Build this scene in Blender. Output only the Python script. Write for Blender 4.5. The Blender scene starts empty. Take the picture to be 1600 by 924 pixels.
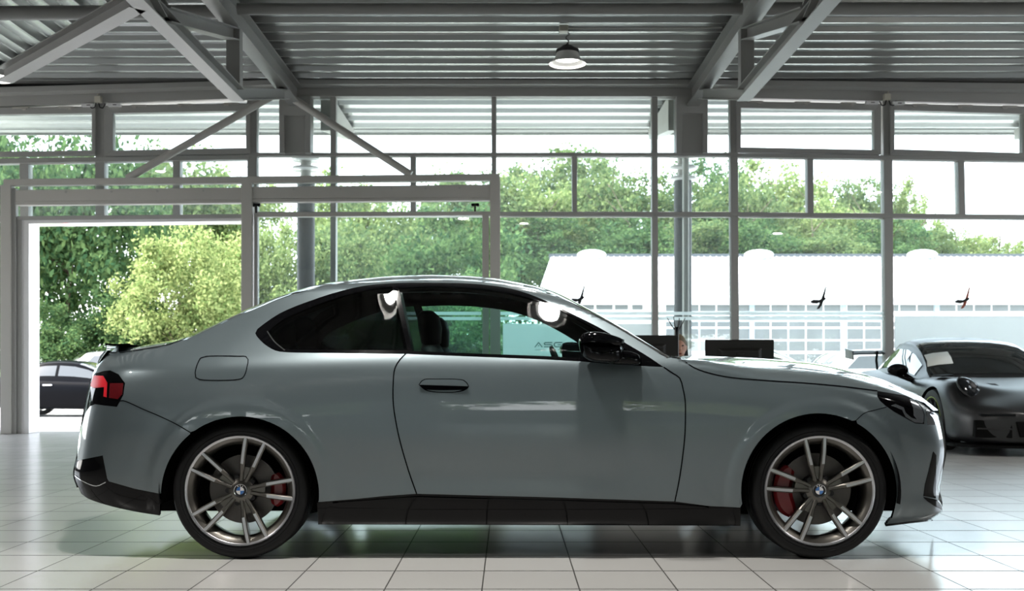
SKY_S, SUN_S, EXPO, LAMP_W = 1.6, 4.6, 1.75, 38.0
import bpy, bmesh, math, random
import numpy as np
from mathutils import Vector, Matrix
from mathutils.geometry import delaunay_2d_cdt

random.seed(7)
SC = bpy.context.scene
COL = SC.collection
F, VX, VY, CH = 1690.0, 795.0, 575.0, 0.91      # focal length and vanishing point of the 1600x924 frame, eye height

def pt(px, py, d):
    return Vector(((px - VX) * d / F, d, CH - (py - VY) * d / F))

# ------------------------------------------------------------------ materials
def new_mat(name):
    m = bpy.data.materials.new(name); m.use_nodes = True
    nt = m.node_tree
    return m, nt, nt.nodes['Principled BSDF']

def mat(name, col, rough=0.5, metal=0.0, coat=0.0, spec=0.5, var=0.04, scale=6.0, bump=0.0, emit=None, es=0.0):
    m, nt, b = new_mat(name)
    b.inputs['Roughness'].default_value = rough
    b.inputs['Metallic'].default_value = metal
    b.inputs['Coat Weight'].default_value = coat
    b.inputs['Coat Roughness'].default_value = 0.02
    b.inputs['Specular IOR Level'].default_value = spec
    c = (col[0], col[1], col[2], 1)
    b.inputs['Base Color'].default_value = c
    if var > 0:
        tc = nt.nodes.new('ShaderNodeTexCoord')
        nz = nt.nodes.new('ShaderNodeTexNoise'); nz.inputs['Scale'].default_value = scale
        nz.inputs['Detail'].default_value = 4
        nt.links.new(tc.outputs['Object'], nz.inputs['Vector'])
        mx = nt.nodes.new('ShaderNodeMix'); mx.data_type = 'RGBA'
        mx.inputs[6].default_value = tuple(max(0, v * (1 - var)) for v in col) + (1,)
        mx.inputs[7].default_value = tuple(min(1, v * (1 + var)) for v in col) + (1,)
        nt.links.new(nz.outputs['Fac'], mx.inputs[0])
        nt.links.new(mx.outputs[2], b.inputs['Base Color'])
        if bump > 0:
            bp = nt.nodes.new('ShaderNodeBump'); bp.inputs['Strength'].default_value = bump
            bp.inputs['Distance'].default_value = 0.01
            nt.links.new(nz.outputs['Fac'], bp.inputs['Height'])
            nt.links.new(bp.outputs['Normal'], b.inputs['Normal'])
    if emit:
        b.inputs['Emission Color'].default_value = tuple(emit) + (1,)
        b.inputs['Emission Strength'].default_value = es
    return m

def glass(name, tint, refl=0.08, rough=0.0, haze=0.0):
    """thin pane: tinted clear layer with a mirror reflection that grows towards grazing"""
    m = bpy.data.materials.new(name); m.use_nodes = True
    nt = m.node_tree; nt.nodes.clear()
    out = nt.nodes.new('ShaderNodeOutputMaterial')
    tr = nt.nodes.new('ShaderNodeBsdfTransparent'); tr.inputs['Color'].default_value = tuple(tint) + (1,)
    gl = nt.nodes.new('ShaderNodeBsdfGlossy'); gl.inputs['Roughness'].default_value = rough
    mx = nt.nodes.new('ShaderNodeMixShader')
    lw = nt.nodes.new('ShaderNodeFresnel'); lw.inputs['IOR'].default_value = 1.45
    mp = nt.nodes.new('ShaderNodeMapRange')
    mp.inputs['From Min'].default_value = 0.03; mp.inputs['From Max'].default_value = 1.0
    mp.inputs['To Min'].default_value = refl; mp.inputs['To Max'].default_value = 1.0
    nt.links.new(lw.outputs[0], mp.inputs[0])
    nt.links.new(mp.outputs[0], mx.inputs[0])
    nt.links.new(tr.outputs[0], mx.inputs[1]); nt.links.new(gl.outputs[0], mx.inputs[2])
    if haze > 0:      # translucent white layer imitating the veiling reflection on the pane
        tl = nt.nodes.new('ShaderNodeBsdfTranslucent'); tl.inputs['Color'].default_value = (0.9, 0.95, 0.95, 1)
        m2 = nt.nodes.new('ShaderNodeMixShader'); m2.inputs[0].default_value = haze
        nt.links.new(mx.outputs[0], m2.inputs[1]); nt.links.new(tl.outputs[0], m2.inputs[2]); mx = m2
    nt.links.new(mx.outputs[0], out.inputs[0])
    return m

def frosted(name, col, clear):
    m = bpy.data.materials.new(name); m.use_nodes = True
    nt = m.node_tree; nt.nodes.clear()
    out = nt.nodes.new('ShaderNodeOutputMaterial')
    tl = nt.nodes.new('ShaderNodeBsdfTranslucent'); tl.inputs['Color'].default_value = tuple(col) + (1,)
    df = nt.nodes.new('ShaderNodeBsdfDiffuse'); df.inputs['Color'].default_value = tuple(col) + (1,)
    tr = nt.nodes.new('ShaderNodeBsdfTransparent')
    a = nt.nodes.new('ShaderNodeMixShader'); a.inputs[0].default_value = 0.3
    b = nt.nodes.new('ShaderNodeMixShader'); b.inputs[0].default_value = clear
    nt.links.new(tl.outputs[0], a.inputs[1]); nt.links.new(df.outputs[0], a.inputs[2])
    nt.links.new(a.outputs[0], b.inputs[1]); nt.links.new(tr.outputs[0], b.inputs[2])
    nt.links.new(b.outputs[0], out.inputs[0])
    return m

def leafmat(name, c0, c1, trans=0.45):
    m = bpy.data.materials.new(name); m.use_nodes = True
    nt = m.node_tree; nt.nodes.clear()
    out = nt.nodes.new('ShaderNodeOutputMaterial')
    g = nt.nodes.new('ShaderNodeNewGeometry')
    cr = nt.nodes.new('ShaderNodeValToRGB')
    cr.color_ramp.elements[0].color = tuple(c0) + (1,); cr.color_ramp.elements[1].color = tuple(c1) + (1,)
    nt.links.new(g.outputs['Random Per Island'], cr.inputs[0])
    df = nt.nodes.new('ShaderNodeBsdfDiffuse'); tl = nt.nodes.new('ShaderNodeBsdfTranslucent')
    nt.links.new(cr.outputs[0], df.inputs[0]); nt.links.new(cr.outputs[0], tl.inputs[0])
    mx = nt.nodes.new('ShaderNodeMixShader'); mx.inputs[0].default_value = trans
    nt.links.new(df.outputs[0], mx.inputs[1]); nt.links.new(tl.outputs[0], mx.inputs[2])
    nt.links.new(mx.outputs[0], out.inputs[0])
    return m

M = {}
M['paint'] = mat('grey_paint', (0.126, 0.158, 0.170), 0.33, 0.45, 1.0, var=0.015, scale=30)
M['gloss_black'] = mat('gloss_black', (0.002, 0.002, 0.0025), 0.06, 0, 0.0, spec=0.2, var=0.1)
M['matt_black'] = mat('matt_black', (0.008, 0.008, 0.009), 0.7, var=0.15, scale=20)
M['liner'] = mat('wheel_liner', (0.004, 0.004, 0.0045), 0.9, spec=0.1, var=0.2, scale=20)
M['cabin'] = mat('cabin_trim', (0.006, 0.006, 0.0065), 0.7, spec=0.25, var=0.15, scale=40)
M['rubber'] = mat('tyre_rubber', (0.005, 0.005, 0.0055), 0.55, spec=0.25, var=0.15, scale=60)
M['rim_grey'] = mat('rim_gunmetal', (0.12, 0.112, 0.10), 0.34, 0.85, 0.2, var=0.05)
M['rim_silver'] = mat('rim_machined', (0.50, 0.50, 0.52), 0.30, 0.9, 0.1, var=0.03)
M['disc'] = mat('brake_disc_steel', (0.09, 0.082, 0.078), 0.42, 0.8, var=0.1, scale=50)
M['caliper'] = mat('caliper_red', (0.17, 0.004, 0.007), 0.35, 0, 0.3, var=0.05)
M['seam'] = mat('panel_gap', (0.004, 0.004, 0.005), 0.9, spec=0.0, var=0.05)
M['lamp_red'] = mat('lamp_red', (0.80, 0.012, 0.025), 0.35, 0, 0.0, spec=0.2, var=0.05)
M['lamp_dark_red'] = mat('lamp_dark_red', (0.11, 0.003, 0.006), 0.3, 0, 0.1, spec=0.2, var=0.3, scale=60)
M['lamp_lens'] = mat('headlamp_insert', (0.40, 0.43, 0.47), 0.15, 0.85, 0.6, var=0.3, scale=25)
M['chrome'] = mat('chrome', (0.75, 0.76, 0.78), 0.08, 1.0, var=0.02)
M['blue'] = mat('roundel_blue', (0.02, 0.13, 0.42), 0.25, 0, 1.0, var=0.02)
M['white'] = mat('gloss_white', (0.80, 0.80, 0.80), 0.3, 0, 0.5, var=0.02)
M['frame'] = mat('grey_steel_frame', (0.36, 0.36, 0.345), 0.5, var=0.04, scale=3)
M['frame_light'] = mat('light_steel', (0.45, 0.44, 0.41), 0.5, var=0.04, scale=3)
M['truss'] = mat('truss_paint', (0.27, 0.27, 0.26), 0.45, var=0.05, scale=4)
M['deck'] = mat('roof_deck_sheet', (0.36, 0.365, 0.355), 0.25, 0.65, var=0.04, scale=2.5)
M['wall'] = mat('white_plaster', (0.62, 0.61, 0.58), 0.8, var=0.05, bump=0.1)
M['wall_grey'] = mat('grey_rear_wall', (0.14, 0.14, 0.14), 0.8, var=0.05)
M['box_cream'] = mat('cream_plastic', (0.52, 0.50, 0.42), 0.5, var=0.04)
M['glass'] = glass('window_glass', (0.88, 0.935, 0.925), 0.05, haze=0.018)
M['glass_car'] = glass('car_glass', (0.64, 0.83, 0.80), 0.035)
M['glass_dark'] = glass('car_privacy_glass', (0.10, 0.12, 0.12), 0.03)
M['frost'] = frosted('frosted_film', (0.93, 0.95, 0.95), 0.08)
M['frost_band'] = frosted('frosted_band', (0.9, 0.95, 0.95), 0.15)
M['letter'] = mat('grey_green_letters', (0.10, 0.19, 0.19), 0.6, var=0.03)
M['bird'] = mat('bird_black', (0.006, 0.006, 0.006), 0.6, var=0.05)
M['bird_red'] = mat('bird_rust', (0.32, 0.07, 0.04), 0.6, var=0.1)
M['lamp_shade'] = mat('lamp_shade_white', (0.72, 0.72, 0.70), 0.4, var=0.03)
M['emit'] = mat('lamp_glow', (0.9, 0.9, 0.9), 0.4, var=0, emit=(1, 0.97, 0.92), es=2.6)

# ------------------------------------------------------------------ mesh builder
class MB:
    def __init__(self): self.v = []; self.f = []; self.mi = []; self.n = None
    def add(self, vs, fs, mi=0):
        b = len(self.v); self.v += [tuple(p) for p in vs]
        self.f += [tuple(i + b for i in q) for q in fs]; self.mi += [mi] * len(fs)
        return self
    def hexa(self, c, mi=0):      # 8 corners: bottom ring 0-3, top ring 4-7
        return self.add(c, [(0, 3, 2, 1), (4, 5, 6, 7), (0, 1, 5, 4), (1, 2, 6, 5), (2, 3, 7, 6), (3, 0, 4, 7)], mi)
    def box(self, a, b, mi=0):
        x0, y0, z0 = a; x1, y1, z1 = b
        return self.hexa([(x0, y0, z0), (x1, y0, z0), (x1, y1, z0), (x0, y1, z0), (x0, y0, z1), (x1, y0, z1), (x1, y1, z1), (x0, y1, z1)], mi)
    def bar(self, p0, p1, w, h, up=(0, 0, 1), mi=0):     # box beam, w across, h along up
        p0, p1, up = Vector(p0), Vector(p1), Vector(up)
        d = (p1 - p0).normalized(); s = d.cross(up).normalized(); u = s.cross(d).normalized()
        c = []
        for p in (p0, p1):
            c += [p - s * w / 2 - u * h / 2, p + s * w / 2 - u * h / 2, p + s * w / 2 + u * h / 2, p - s * w / 2 + u * h / 2]
        return self.hexa(c, mi)
    def ibeam(self, p0, p1, h, w, tf=0.014, tw=0.01, up=(0, 0, 1), mi=0):
        p0, p1, up = Vector(p0), Vector(p1), Vector(up)
        d = (p1 - p0).normalized(); s = d.cross(up).normalized(); u = s.cross(d).normalized()
        o = u * (h / 2 - tf / 2)
        self.bar(p0 - o, p1 - o, w, tf, up, mi); self.bar(p0 + o, p1 + o, w, tf, up, mi)
        return self.bar(p0, p1, tw, h - 2 * tf, up, mi)
    def tube(self, p0, p1, r, n=14, r1=None, mi=0, caps=True):
        p0, p1 = Vector(p0), Vector(p1); r1 = r if r1 is None else r1
        d = (p1 - p0).normalized(); a = d.orthogonal().normalized(); b = d.cross(a)
        vs = []
        for p, q in ((p0, r), (p1, r1)):
            vs += [p + (a * math.cos(t) + b * math.sin(t)) * q for t in [2 * math.pi * i / n for i in range(n)]]
        fs = [(i, (i + 1) % n, n + (i + 1) % n, n + i) for i in range(n)]
        if caps: fs += [tuple(reversed(range(n))), tuple(range(n, 2 * n))]
        return self.add(vs, fs, mi)
    def path(self, pts, r, n=8, mi=0):
        for a, b in zip(pts[:-1], pts[1:]): self.tube(a, b, r, n, mi=mi)
        return self
    def lathe(self, prof, n=40, axis='Z', c=(0, 0, 0), mi=0, closed=False):
        vs = []; m = len(prof)
        for i in range(n):
            t = 2 * math.pi * i / n; ct, st = math.cos(t), math.sin(t)
            for r, h in prof:
                p = (r * ct, r * st, h) if axis == 'Z' else (r * ct, h, r * st)
                vs.append((p[0] + c[0], p[1] + c[1], p[2] + c[2]))
        fs = []
        rng = range(m) if closed else range(m - 1)
        for i in range(n):
            for j in rng:
                a, b = i * m + j, i * m + (j + 1) % m; k = ((i + 1) % n) * m
                fs.append((a, k + j, k + (j + 1) % m, b))
        return self.add(vs, fs, mi)
    def pprism(self, quad, d0, d1, mi=0):    # outline given in frame pixels on depth d0, extruded straight back to d1
        a = [pt(x, y, d0) for x, y in quad]; n = len(a)
        b = [Vector((p.x, d1, p.z)) for p in a]
        return self.add(a + b, [tuple(range(n)), tuple(reversed(range(n, 2 * n)))] + [(i, n + i, n + (i + 1) % n, (i + 1) % n) for i in range(n)], mi)
    def grid(self, rows, mi=0, flip=False):
        n = len(rows[0]); vs = [p for r in rows for p in r]; fs = []
        for i in range(len(rows) - 1):
            for j in range(n - 1):
                q = (i * n + j, i * n + j + 1, (i + 1) * n + j + 1, (i + 1) * n + j)
                fs.append(q[::-1] if flip else q)
        return self.add(vs, fs, mi)
    def build(self, name, mats, parent=None, smooth=False, bevel=0, recalc=True, sub=0, angle=40, merge=False):
        me = bpy.data.meshes.new(name)
        me.from_pydata([tuple(p) for p in self.v], [], self.f)
        if not isinstance(mats, (list, tuple)): mats = [mats]
        for m in mats: me.materials.append(m)
        me.polygons.foreach_set('material_index', self.mi)
        if recalc or merge:
            bm = bmesh.new(); bm.from_mesh(me)
            if merge: bmesh.ops.remove_doubles(bm, verts=bm.verts, dist=1e-5)
            if recalc: bmesh.ops.recalc_face_normals(bm, faces=bm.faces)
            bm.to_mesh(me); bm.free()
        if smooth:
            me.polygons.foreach_set('use_smooth', [True] * len(me.polygons))
        o = bpy.data.objects.new(name, me); COL.objects.link(o)
        if smooth and angle < 180 and not sub:
            me.set_sharp_from_angle(angle=math.radians(angle))
        if bevel:
            b = o.modifiers.new('bevel', 'BEVEL'); b.width = bevel; b.segments = 2; b.limit_method = 'ANGLE'; b.angle_limit = math.radians(35)
        if sub:
            s = o.modifiers.new('sub', 'SUBSURF'); s.levels = sub; s.render_levels = sub
        if parent is not None: set_parent(o, parent)
        return o

def set_parent(o, p):
    o.parent = p
    o.matrix_parent_inverse = p.matrix_basis.inverted() if p.parent is None else (p.parent.matrix_basis @ p.matrix_parent_inverse @ p.matrix_basis).inverted()

def tag(o, label=None, cat=None, group=None, kind=None):
    if label: o['label'] = label
    if cat: o['category'] = cat
    if group: o['group'] = group
    if kind: o['kind'] = kind
    return o

def empty(name, loc, label=None, cat=None, group=None, kind=None, parent=None):
    o = bpy.data.objects.new(name, None); COL.objects.link(o)
    o.location = loc; o.empty_display_size = 0.2
    if parent is not None: set_parent(o, parent)
    return tag(o, label, cat, group, kind)

def copy_tree(o, parent=None):
    c = o.copy(); COL.objects.link(c)
    if parent is not None: c.parent = parent
    for ch in [k for k in bpy.data.objects if k.parent == o]: copy_tree(ch, c)
    return c

def pchip(xs, ys, x):
    xs, ys = np.asarray(xs, float), np.asarray(ys, float)
    h = np.diff(xs); d = np.diff(ys) / h; m = np.zeros_like(ys)
    for i in range(1, len(xs) - 1):
        if d[i - 1] * d[i] > 0:
            w1, w2 = 2 * h[i] + h[i - 1], h[i] + 2 * h[i - 1]
            m[i] = (w1 + w2) / (w1 / d[i - 1] + w2 / d[i])
    m[0], m[-1] = d[0], d[-1]
    x = np.clip(np.asarray(x, float), xs[0], xs[-1])
    k = np.clip(np.searchsorted(xs, x) - 1, 0, len(xs) - 2)
    t = (x - xs[k]) / h[k]
    return ((1 + 2 * t) * (1 - t) ** 2 * ys[k] + t * (1 - t) ** 2 * h[k] * m[k] + t * t * (3 - 2 * t) * ys[k + 1] + t * t * (t - 1) * h[k] * m[k + 1])

class Curve:     # smooth 1-D table
    def __init__(self, pts, sm=0.0, n=800):
        xs, ys = zip(*sorted(pts))
        self.x = np.linspace(xs[0], xs[-1], n); y = pchip(xs, ys, self.x)
        if sm > 0:
            k = max(1, int(sm / (self.x[1] - self.x[0])))
            g = np.exp(-0.5 * (np.arange(-3 * k, 3 * k + 1) / k) ** 2); g /= g.sum()
            y0, y1 = y[0], y[-1]
            yp = np.concatenate([2 * y0 - y[3 * k:0:-1], y, 2 * y1 - y[-2:-3 * k - 2:-1]])
            y = np.convolve(yp, g, 'valid')
        self.y = y
    def __call__(self, x): return np.interp(x, self.x, self.y)

def spline(pts, step=6.0):    # Catmull-Rom through points, resampled
    P = [np.array(p, float) for p in pts]
    if len(P) < 3:
        out = [P[0]]; L = np.linalg.norm(P[1] - P[0]); n = max(1, int(L / step))
        return [tuple(P[0] + (P[1] - P[0]) * i / n) for i in range(n + 1)]
    P = [2 * P[0] - P[1]] + P + [2 * P[-1] - P[-2]]
    out = []
    for i in range(1, len(P) - 2):
        p0, p1, p2, p3 = P[i - 1:i + 3]
        t0 = 0; t1 = np.linalg.norm(p1 - p0) ** .5; t2 = t1 + np.linalg.norm(p2 - p1) ** .5; t3 = t2 + np.linalg.norm(p3 - p2) ** .5
        n = max(1, int(np.linalg.norm(p2 - p1) / step))
        for k in range(n):
            t = t1 + (t2 - t1) * k / n
            a1 = (t1 - t) / (t1 - t0) * p0 + (t - t0) / (t1 - t0) * p1
            a2 = (t2 - t) / (t2 - t1) * p1 + (t - t1) / (t2 - t1) * p2
            a3 = (t3 - t) / (t3 - t2) * p2 + (t - t2) / (t3 - t2) * p3
            b1 = (t2 - t) / (t2 - t0) * a1 + (t - t0) / (t2 - t0) * a2
            b2 = (t3 - t) / (t3 - t1) * a2 + (t - t1) / (t3 - t1) * a3
            out.append(tuple((t2 - t) / (t2 - t1) * b1 + (t - t1) / (t2 - t1) * b2))
    out.append(tuple(P[-2]))
    return out

def cat(*lists):      # join polylines, dropping doubled joints
    out = []
    for l in lists:
        for p in l:
            if not out or math.hypot(p[0] - out[-1][0], p[1] - out[-1][1]) > 0.4: out.append(tuple(p))
    if math.hypot(out[0][0] - out[-1][0], out[0][1] - out[-1][1]) < 0.4: out.pop()
    return out

def densify(poly, step):
    out = []
    for i, a in enumerate(poly):
        b = poly[(i + 1) % len(poly)]; L = math.hypot(b[0] - a[0], b[1] - a[1]); n = max(1, math.ceil(L / step - 0.3))
        out += [(a[0] + (b[0] - a[0]) * k / n, a[1] + (b[1] - a[1]) * k / n) for k in range(n)]
    return out

def triangulate(poly, step):
    """mesh a 2-D outline with interior points on a grid -> (points, triangles, boundary index loop)"""
    B = densify(poly, step); P = np.array(B); n = len(B)
    x0, y0 = P.min(0); x1, y1 = P.max(0)
    gx, gy = np.meshgrid(np.arange(x0 + step / 2, x1, step), np.arange(y0 + step / 2, y1, step))
    q = np.stack([gx.ravel(), gy.ravel()], 1)
    if len(q):
        ins = np.zeros(len(q), bool)
        for i in range(n):
            a, b = P[i], P[(i + 1) % n]
            c = (a[1] > q[:, 1]) != (b[1] > q[:, 1])
            with np.errstate(divide='ignore', invalid='ignore'):
                xi = (b[0] - a[0]) * (q[:, 1] - a[1]) / (b[1] - a[1]) + a[0]
            ins ^= c & (q[:, 0] < xi)
        q = q[ins]
        if len(q):
            dm = np.min(np.hypot(q[:, None, 0] - P[None, :, 0], q[:, None, 1] - P[None, :, 1]), 1)
            q = q[dm > 0.5 * step]
    pts = [Vector(p) for p in B] + [Vector((float(a), float(b))) for a, b in q]
    v, e, f, ov, oe, of = delaunay_2d_cdt(pts, [], [list(range(n))], 1, 1e-4)
    back = {}
    for i, l in enumerate(ov):
        for j in l: back[j] = i
    loop = [back[i] for i in range(n) if i in back]
    return np.array([(p.x, p.y) for p in v]), [tuple(t) for t in f], loop
# ================================================================== the hall
YW = 15.2          # front face of the glazed wall
YP = 14.86         # front face of the sliding door portal
ZR = 4.84          # underside of the roof deck

# ---- floor: 40 cm tiles
def floor_mat():
    m, nt, b = new_mat('floor_tiles')
    N, L = nt.nodes, nt.links
    g = N.new('ShaderNodeNewGeometry'); sp = N.new('ShaderNodeSeparateXYZ'); L.new(g.outputs['Position'], sp.inputs[0])
    def math_(op, a, c=None):
        n = N.new('ShaderNodeMath'); n.operation = op
        for i, s in enumerate((a, c)):
            if s is None: continue
            if isinstance(s, (int, float)): n.inputs[i].default_value = s
            else: L.new(s, n.inputs[i])
        return n.outputs[0]
    def line(s, off, wd):
        u = math_('DIVIDE', math_('ADD', s, off), 0.4)
        fr = math_('FRACT', u)
        d = math_('MINIMUM', fr, math_('SUBTRACT', 1.0, fr))
        return math_('LESS_THAN', d, wd), math_('FLOOR', u)
    lx, fx = line(sp.outputs[0], 20.11, 0.0075); ly, fy = line(sp.outputs[1], 39.955, 0.017)
    grout = math_('MAXIMUM', lx, ly)
    cb = N.new('ShaderNodeCombineXYZ'); L.new(fx, cb.inputs[0]); L.new(fy, cb.inputs[1])
    wn = N.new('ShaderNodeTexWhiteNoise'); wn.noise_dimensions = '2D'; L.new(cb.outputs[0], wn.inputs['Vector'])
    nz = N.new('ShaderNodeTexNoise'); nz.inputs['Scale'].default_value = 1.2; nz.inputs['Detail'].default_value = 6
    L.new(g.outputs['Position'], nz.inputs['Vector'])
    v = math_('ADD', math_('MULTIPLY', wn.outputs[0], 0.16), math_('MULTIPLY', nz.outputs[0], 0.12))
    tile = N.new('ShaderNodeMix'); tile.data_type = 'RGBA'
    tile.inputs[6].default_value = (0.42, 0.415, 0.40, 1); tile.inputs[7].default_value = (0.62, 0.615, 0.595, 1)
    L.new(v, tile.inputs[0])
    mx = N.new('ShaderNodeMix'); mx.data_type = 'RGBA'; mx.inputs[7].default_value = (0.035, 0.033, 0.03, 1)
    L.new(grout, mx.inputs[0]); L.new(tile.outputs[2], mx.inputs[6]); L.new(mx.outputs[2], b.inputs['Base Color'])
    rg = math_('ADD', math_('MULTIPLY', grout, 0.5), math_('ADD', 0.20, math_('MULTIPLY', nz.outputs[0], 0.05)))
    L.new(rg, b.inputs['Roughness'])
    b.inputs['Specular IOR Level'].default_value = 0.55
    return m
M['floor'] = floor_mat()
tag(MB().box((-14, -14, -0.2), (14, 15.45, 0)).build('floor', M['floor']), kind='structure')

# ---- roof deck, trapezoid sheet; a hip near the left corner turns the ribs
def hip_x(y): return -6.5 + (14.2 - y) * 0.9077
def profile(a, b, per=0.333):
    out = []; k = a
    while k < b:
        out += [(k, 0.0), (k + 0.028, 0.0), (k + 0.055, 0.095), (k + per * .86, 0.048)]; k += per
    out.append((k, 0.0)); return out
deck = MB()
pr = [(y, z) for y, z in profile(-14, 15.35)]
rows = [[(hip_x(y) if y > 8.1 else -0.96, y, ZR + z), (14, y, ZR + z)] for y, z in pr]
deck.grid(rows)
rows = []
for x, z in profile(-14, -0.9):
    yh = 14.2 - (x + 6.5) / 0.9077
    rows.append([(x, -14, ZR + z), (x, min(15.35, yh), ZR + z)])
deck.grid(rows)
deck.box((-14, -14, ZR + 0.09), (14, 15.35, ZR + 0.3))
tag(deck.build('ceiling', M['deck'], recalc=False), kind='structure')

# ---- outer canopy
cn = MB(); rows = [[(-14, y, ZR - 0.03 + z), (14, y, ZR - 0.03 + z)] for y, z in profile(15.52, 18.0, 0.5)]
cn.grid(rows); cn.box((-14, 15.4, ZR + 0.08), (14, 18.05, ZR + 0.3)); cn.box((-14, 18.0, ZR - 0.05), (14, 18.06, ZR + 0.34))
tag(cn.build('canopy', M['deck'], recalc=False), 'ribbed outer canopy sheet over the glazing', 'canopy', kind='structure')

# ---- head beam, edge purlin
def ptrim(n, quads, m, d0=YW, d1=YW + 0.14, bevel=0.004):
    b = MB()
    for q in quads: b.pprism(q, d0, d1)
    return tag(b.build(n, m, bevel=bevel), kind='structure')
ptrim('trim_1', [[(-60, 150), (0, 148.5), (450, 135.5), (450, 151), (0, 166), (-60, 168)],
                 [(450, 134.5), (1090, 134.5), (1090, 150.5), (450, 150.5)],
                 [(1090, 135.5), (1600, 143.5), (1680, 145), (1680, 164), (1600, 162), (1090, 151.5)]], M['frame'], YW - 0.06, YW + 0.16)
ptrim('trim_2', [[(-60, 138), (0, 136), (450, 124), (1090, 124), (1600, 130), (1680, 132), (1680, 141), (1600, 140), (1090, 131.5), (450, 131.5), (0, 145), (-60, 147)]], M['frame'], 14.9, 15.1)
tag(MB().box((-14, 15.22, ZR - 0.1), (14, 15.3, ZR + 0.1)).build('wall_front', M['matt_black']), kind='structure')

# ---- mullions (post strips of the curtain wall)
def vbar(a, b): return [(a[0], a[1]), (b[0], a[1]), (b[2], b[1]), (a[2], b[1])]
tn = [2]
def vm(x0, x1, y0, x2, x3, y1, m='frame', d0=YW, d1=YW + 0.16):
    tn[0] += 1
    return ptrim('trim_%d' % tn[0], [[(x0, y0), (x1, y0), (x3, y1), (x2, y1)]], M[m], d0, d1)
for a in ((148, 163, 148, 149, 163, 340), (386, 401, 148, 387, 401, 684), (516, 525, 148, 516, 524, 680), (768, 775.5, 145, 768, 776, 680),
          (1018.5, 1027.5, 148, 1020, 1029.5, 680), (1141, 1152.5, 150, 1144.5, 1156, 680), (1380, 1394, 155, 1385.5, 1398, 680)): vm(*a)
for a in ((30, 44, 246, 31, 44, 340), (270, 281, 246, 270, 281, 336), (641, 649.5, 240, 641, 649.5, 334), (893.5, 902, 240, 894.5, 901.5, 334),
          (1261.5, 1271, 242, 1262.5, 1271.5, 335), (1497, 1507, 244, 1499, 1509, 337)): vm(*a, d0=YW + 0.01)
for q in ([(-60, 249), (0, 247.5), (390, 242), (390, 249), (0, 255.5), (-60, 257)], [(390, 238.5), (1145, 238.5), (1145, 244), (390, 244)],
          [(1145, 239.5), (1600, 245.5), (1680, 247), (1680, 253.5), (1600, 252), (1145, 245.5)],
          [(397, 331), (1020, 331), (1020, 338), (397, 338)], [(1020, 331), (1145, 331.5), (1145, 338), (1020, 338)],
          [(1145, 331.5), (1600, 335.5), (1680, 336), (1680, 343), (1600, 342), (1145, 338)], [(-60, 338), (28, 337), (28, 346), (-60, 347)]):
    tn[0] += 1; ptrim('trim_%d' % tn[0], [q], M['frame'], YW - 0.015, YW + 0.13)
for q in ([(44, 255.8), (390, 249), (390, 250.8), (44, 257.6)], [(402, 244), (1141, 244), (1141, 246.2), (402, 246.2)], [(1154, 246), (1600, 252.3), (1600, 254.4), (1154, 248)],
          [(783, 338), (1143, 338), (1143, 340), (783, 340)], [(1155, 338.2), (1680, 343), (1680, 345), (1155, 340.4)], [(402, 151), (1141, 151), (1141, 153), (402, 153)]):
    tn[0] += 1; ptrim('trim_%d' % tn[0], [q], M['white'], YW + 0.05, YW + 0.069, 0)  # white strips put in for the lit undersides of the rails
# bottom rail behind the cars
tn[0] += 1; tag(MB().box((-0.1, YW, 0.0), (10, YW + 0.14, 0.1)).build('trim_%d' % tn[0], M['frame']), kind='structure')

# ---- column casings under the girders
def casing(n, x0, x1, yt, yb, face):
    b = MB()
    b.pprism([(x0, yt), (x1, yt), (x1, face[1]), (x0, face[1])], YW - 0.1, YW + 0.15)
    b.pprism([(x0, face[1]), (face[0], face[1]), (face[0], yb), (x0, yb)], YW - 0.1, YW + 0.15)
    b.pprism([(face[2], face[1]), (x1, face[1]), (x1, yb), (face[2], yb)], YW - 0.1, YW + 0.15)
    b.pprism([(face[0], face[1]), (face[2], face[1]), (face[2], yb), (face[0], yb)], YW - 0.04, YW + 0.1)
    return tag(b.build(n, M['frame'], bevel=0.004), kind='structure')
casing('column', 436, 485, 150, 239, (444, 180, 476))
casing('column', 1057, 1106, 150, 239, (1066, 177, 1099))

# ---- fixed panes
wn_ = [0]
def pane(q, m='glass', d=YW + 0.07, parent=None, name=None):
    wn_[0] += parent is None
    b = MB().pprism(q, d, d + 0.012)
    o = b.build(name or ('window_%d' % wn_[0]), M[m], parent)
    if parent is None: tag(o, kind='structure')
    return o
R4 = lambda x0, y0, x1, y1: [(x0, y0), (x1, y0), (x1, y1), (x0, y1)]
for r in ((401, 150, 436, 239), (485, 150, 516, 239), (525, 150, 768, 239), (775, 150, 1018.5, 239), (1027, 150, 1057, 239), (1106, 150, 1141, 239),
          (-60, 252, 30, 340), (44, 250, 150, 338), (162, 248, 270, 337), (281, 246, 387, 335), (401, 244, 516, 331), (525, 244, 641, 331), (649, 244, 768, 331),
          (775, 244, 894, 331), (902, 244, 1019, 331), (1028, 244, 1142, 331), (1154, 245, 1262, 332), (1271, 246, 1381, 333), (1396, 248, 1498, 335), (1508, 250, 1680, 337),
          (783, 338, 1020, 680), (1029, 338, 1144, 680), (1155, 338, 1385, 680), (1398, 340, 1680, 680)): pane(R4(*r))
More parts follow.
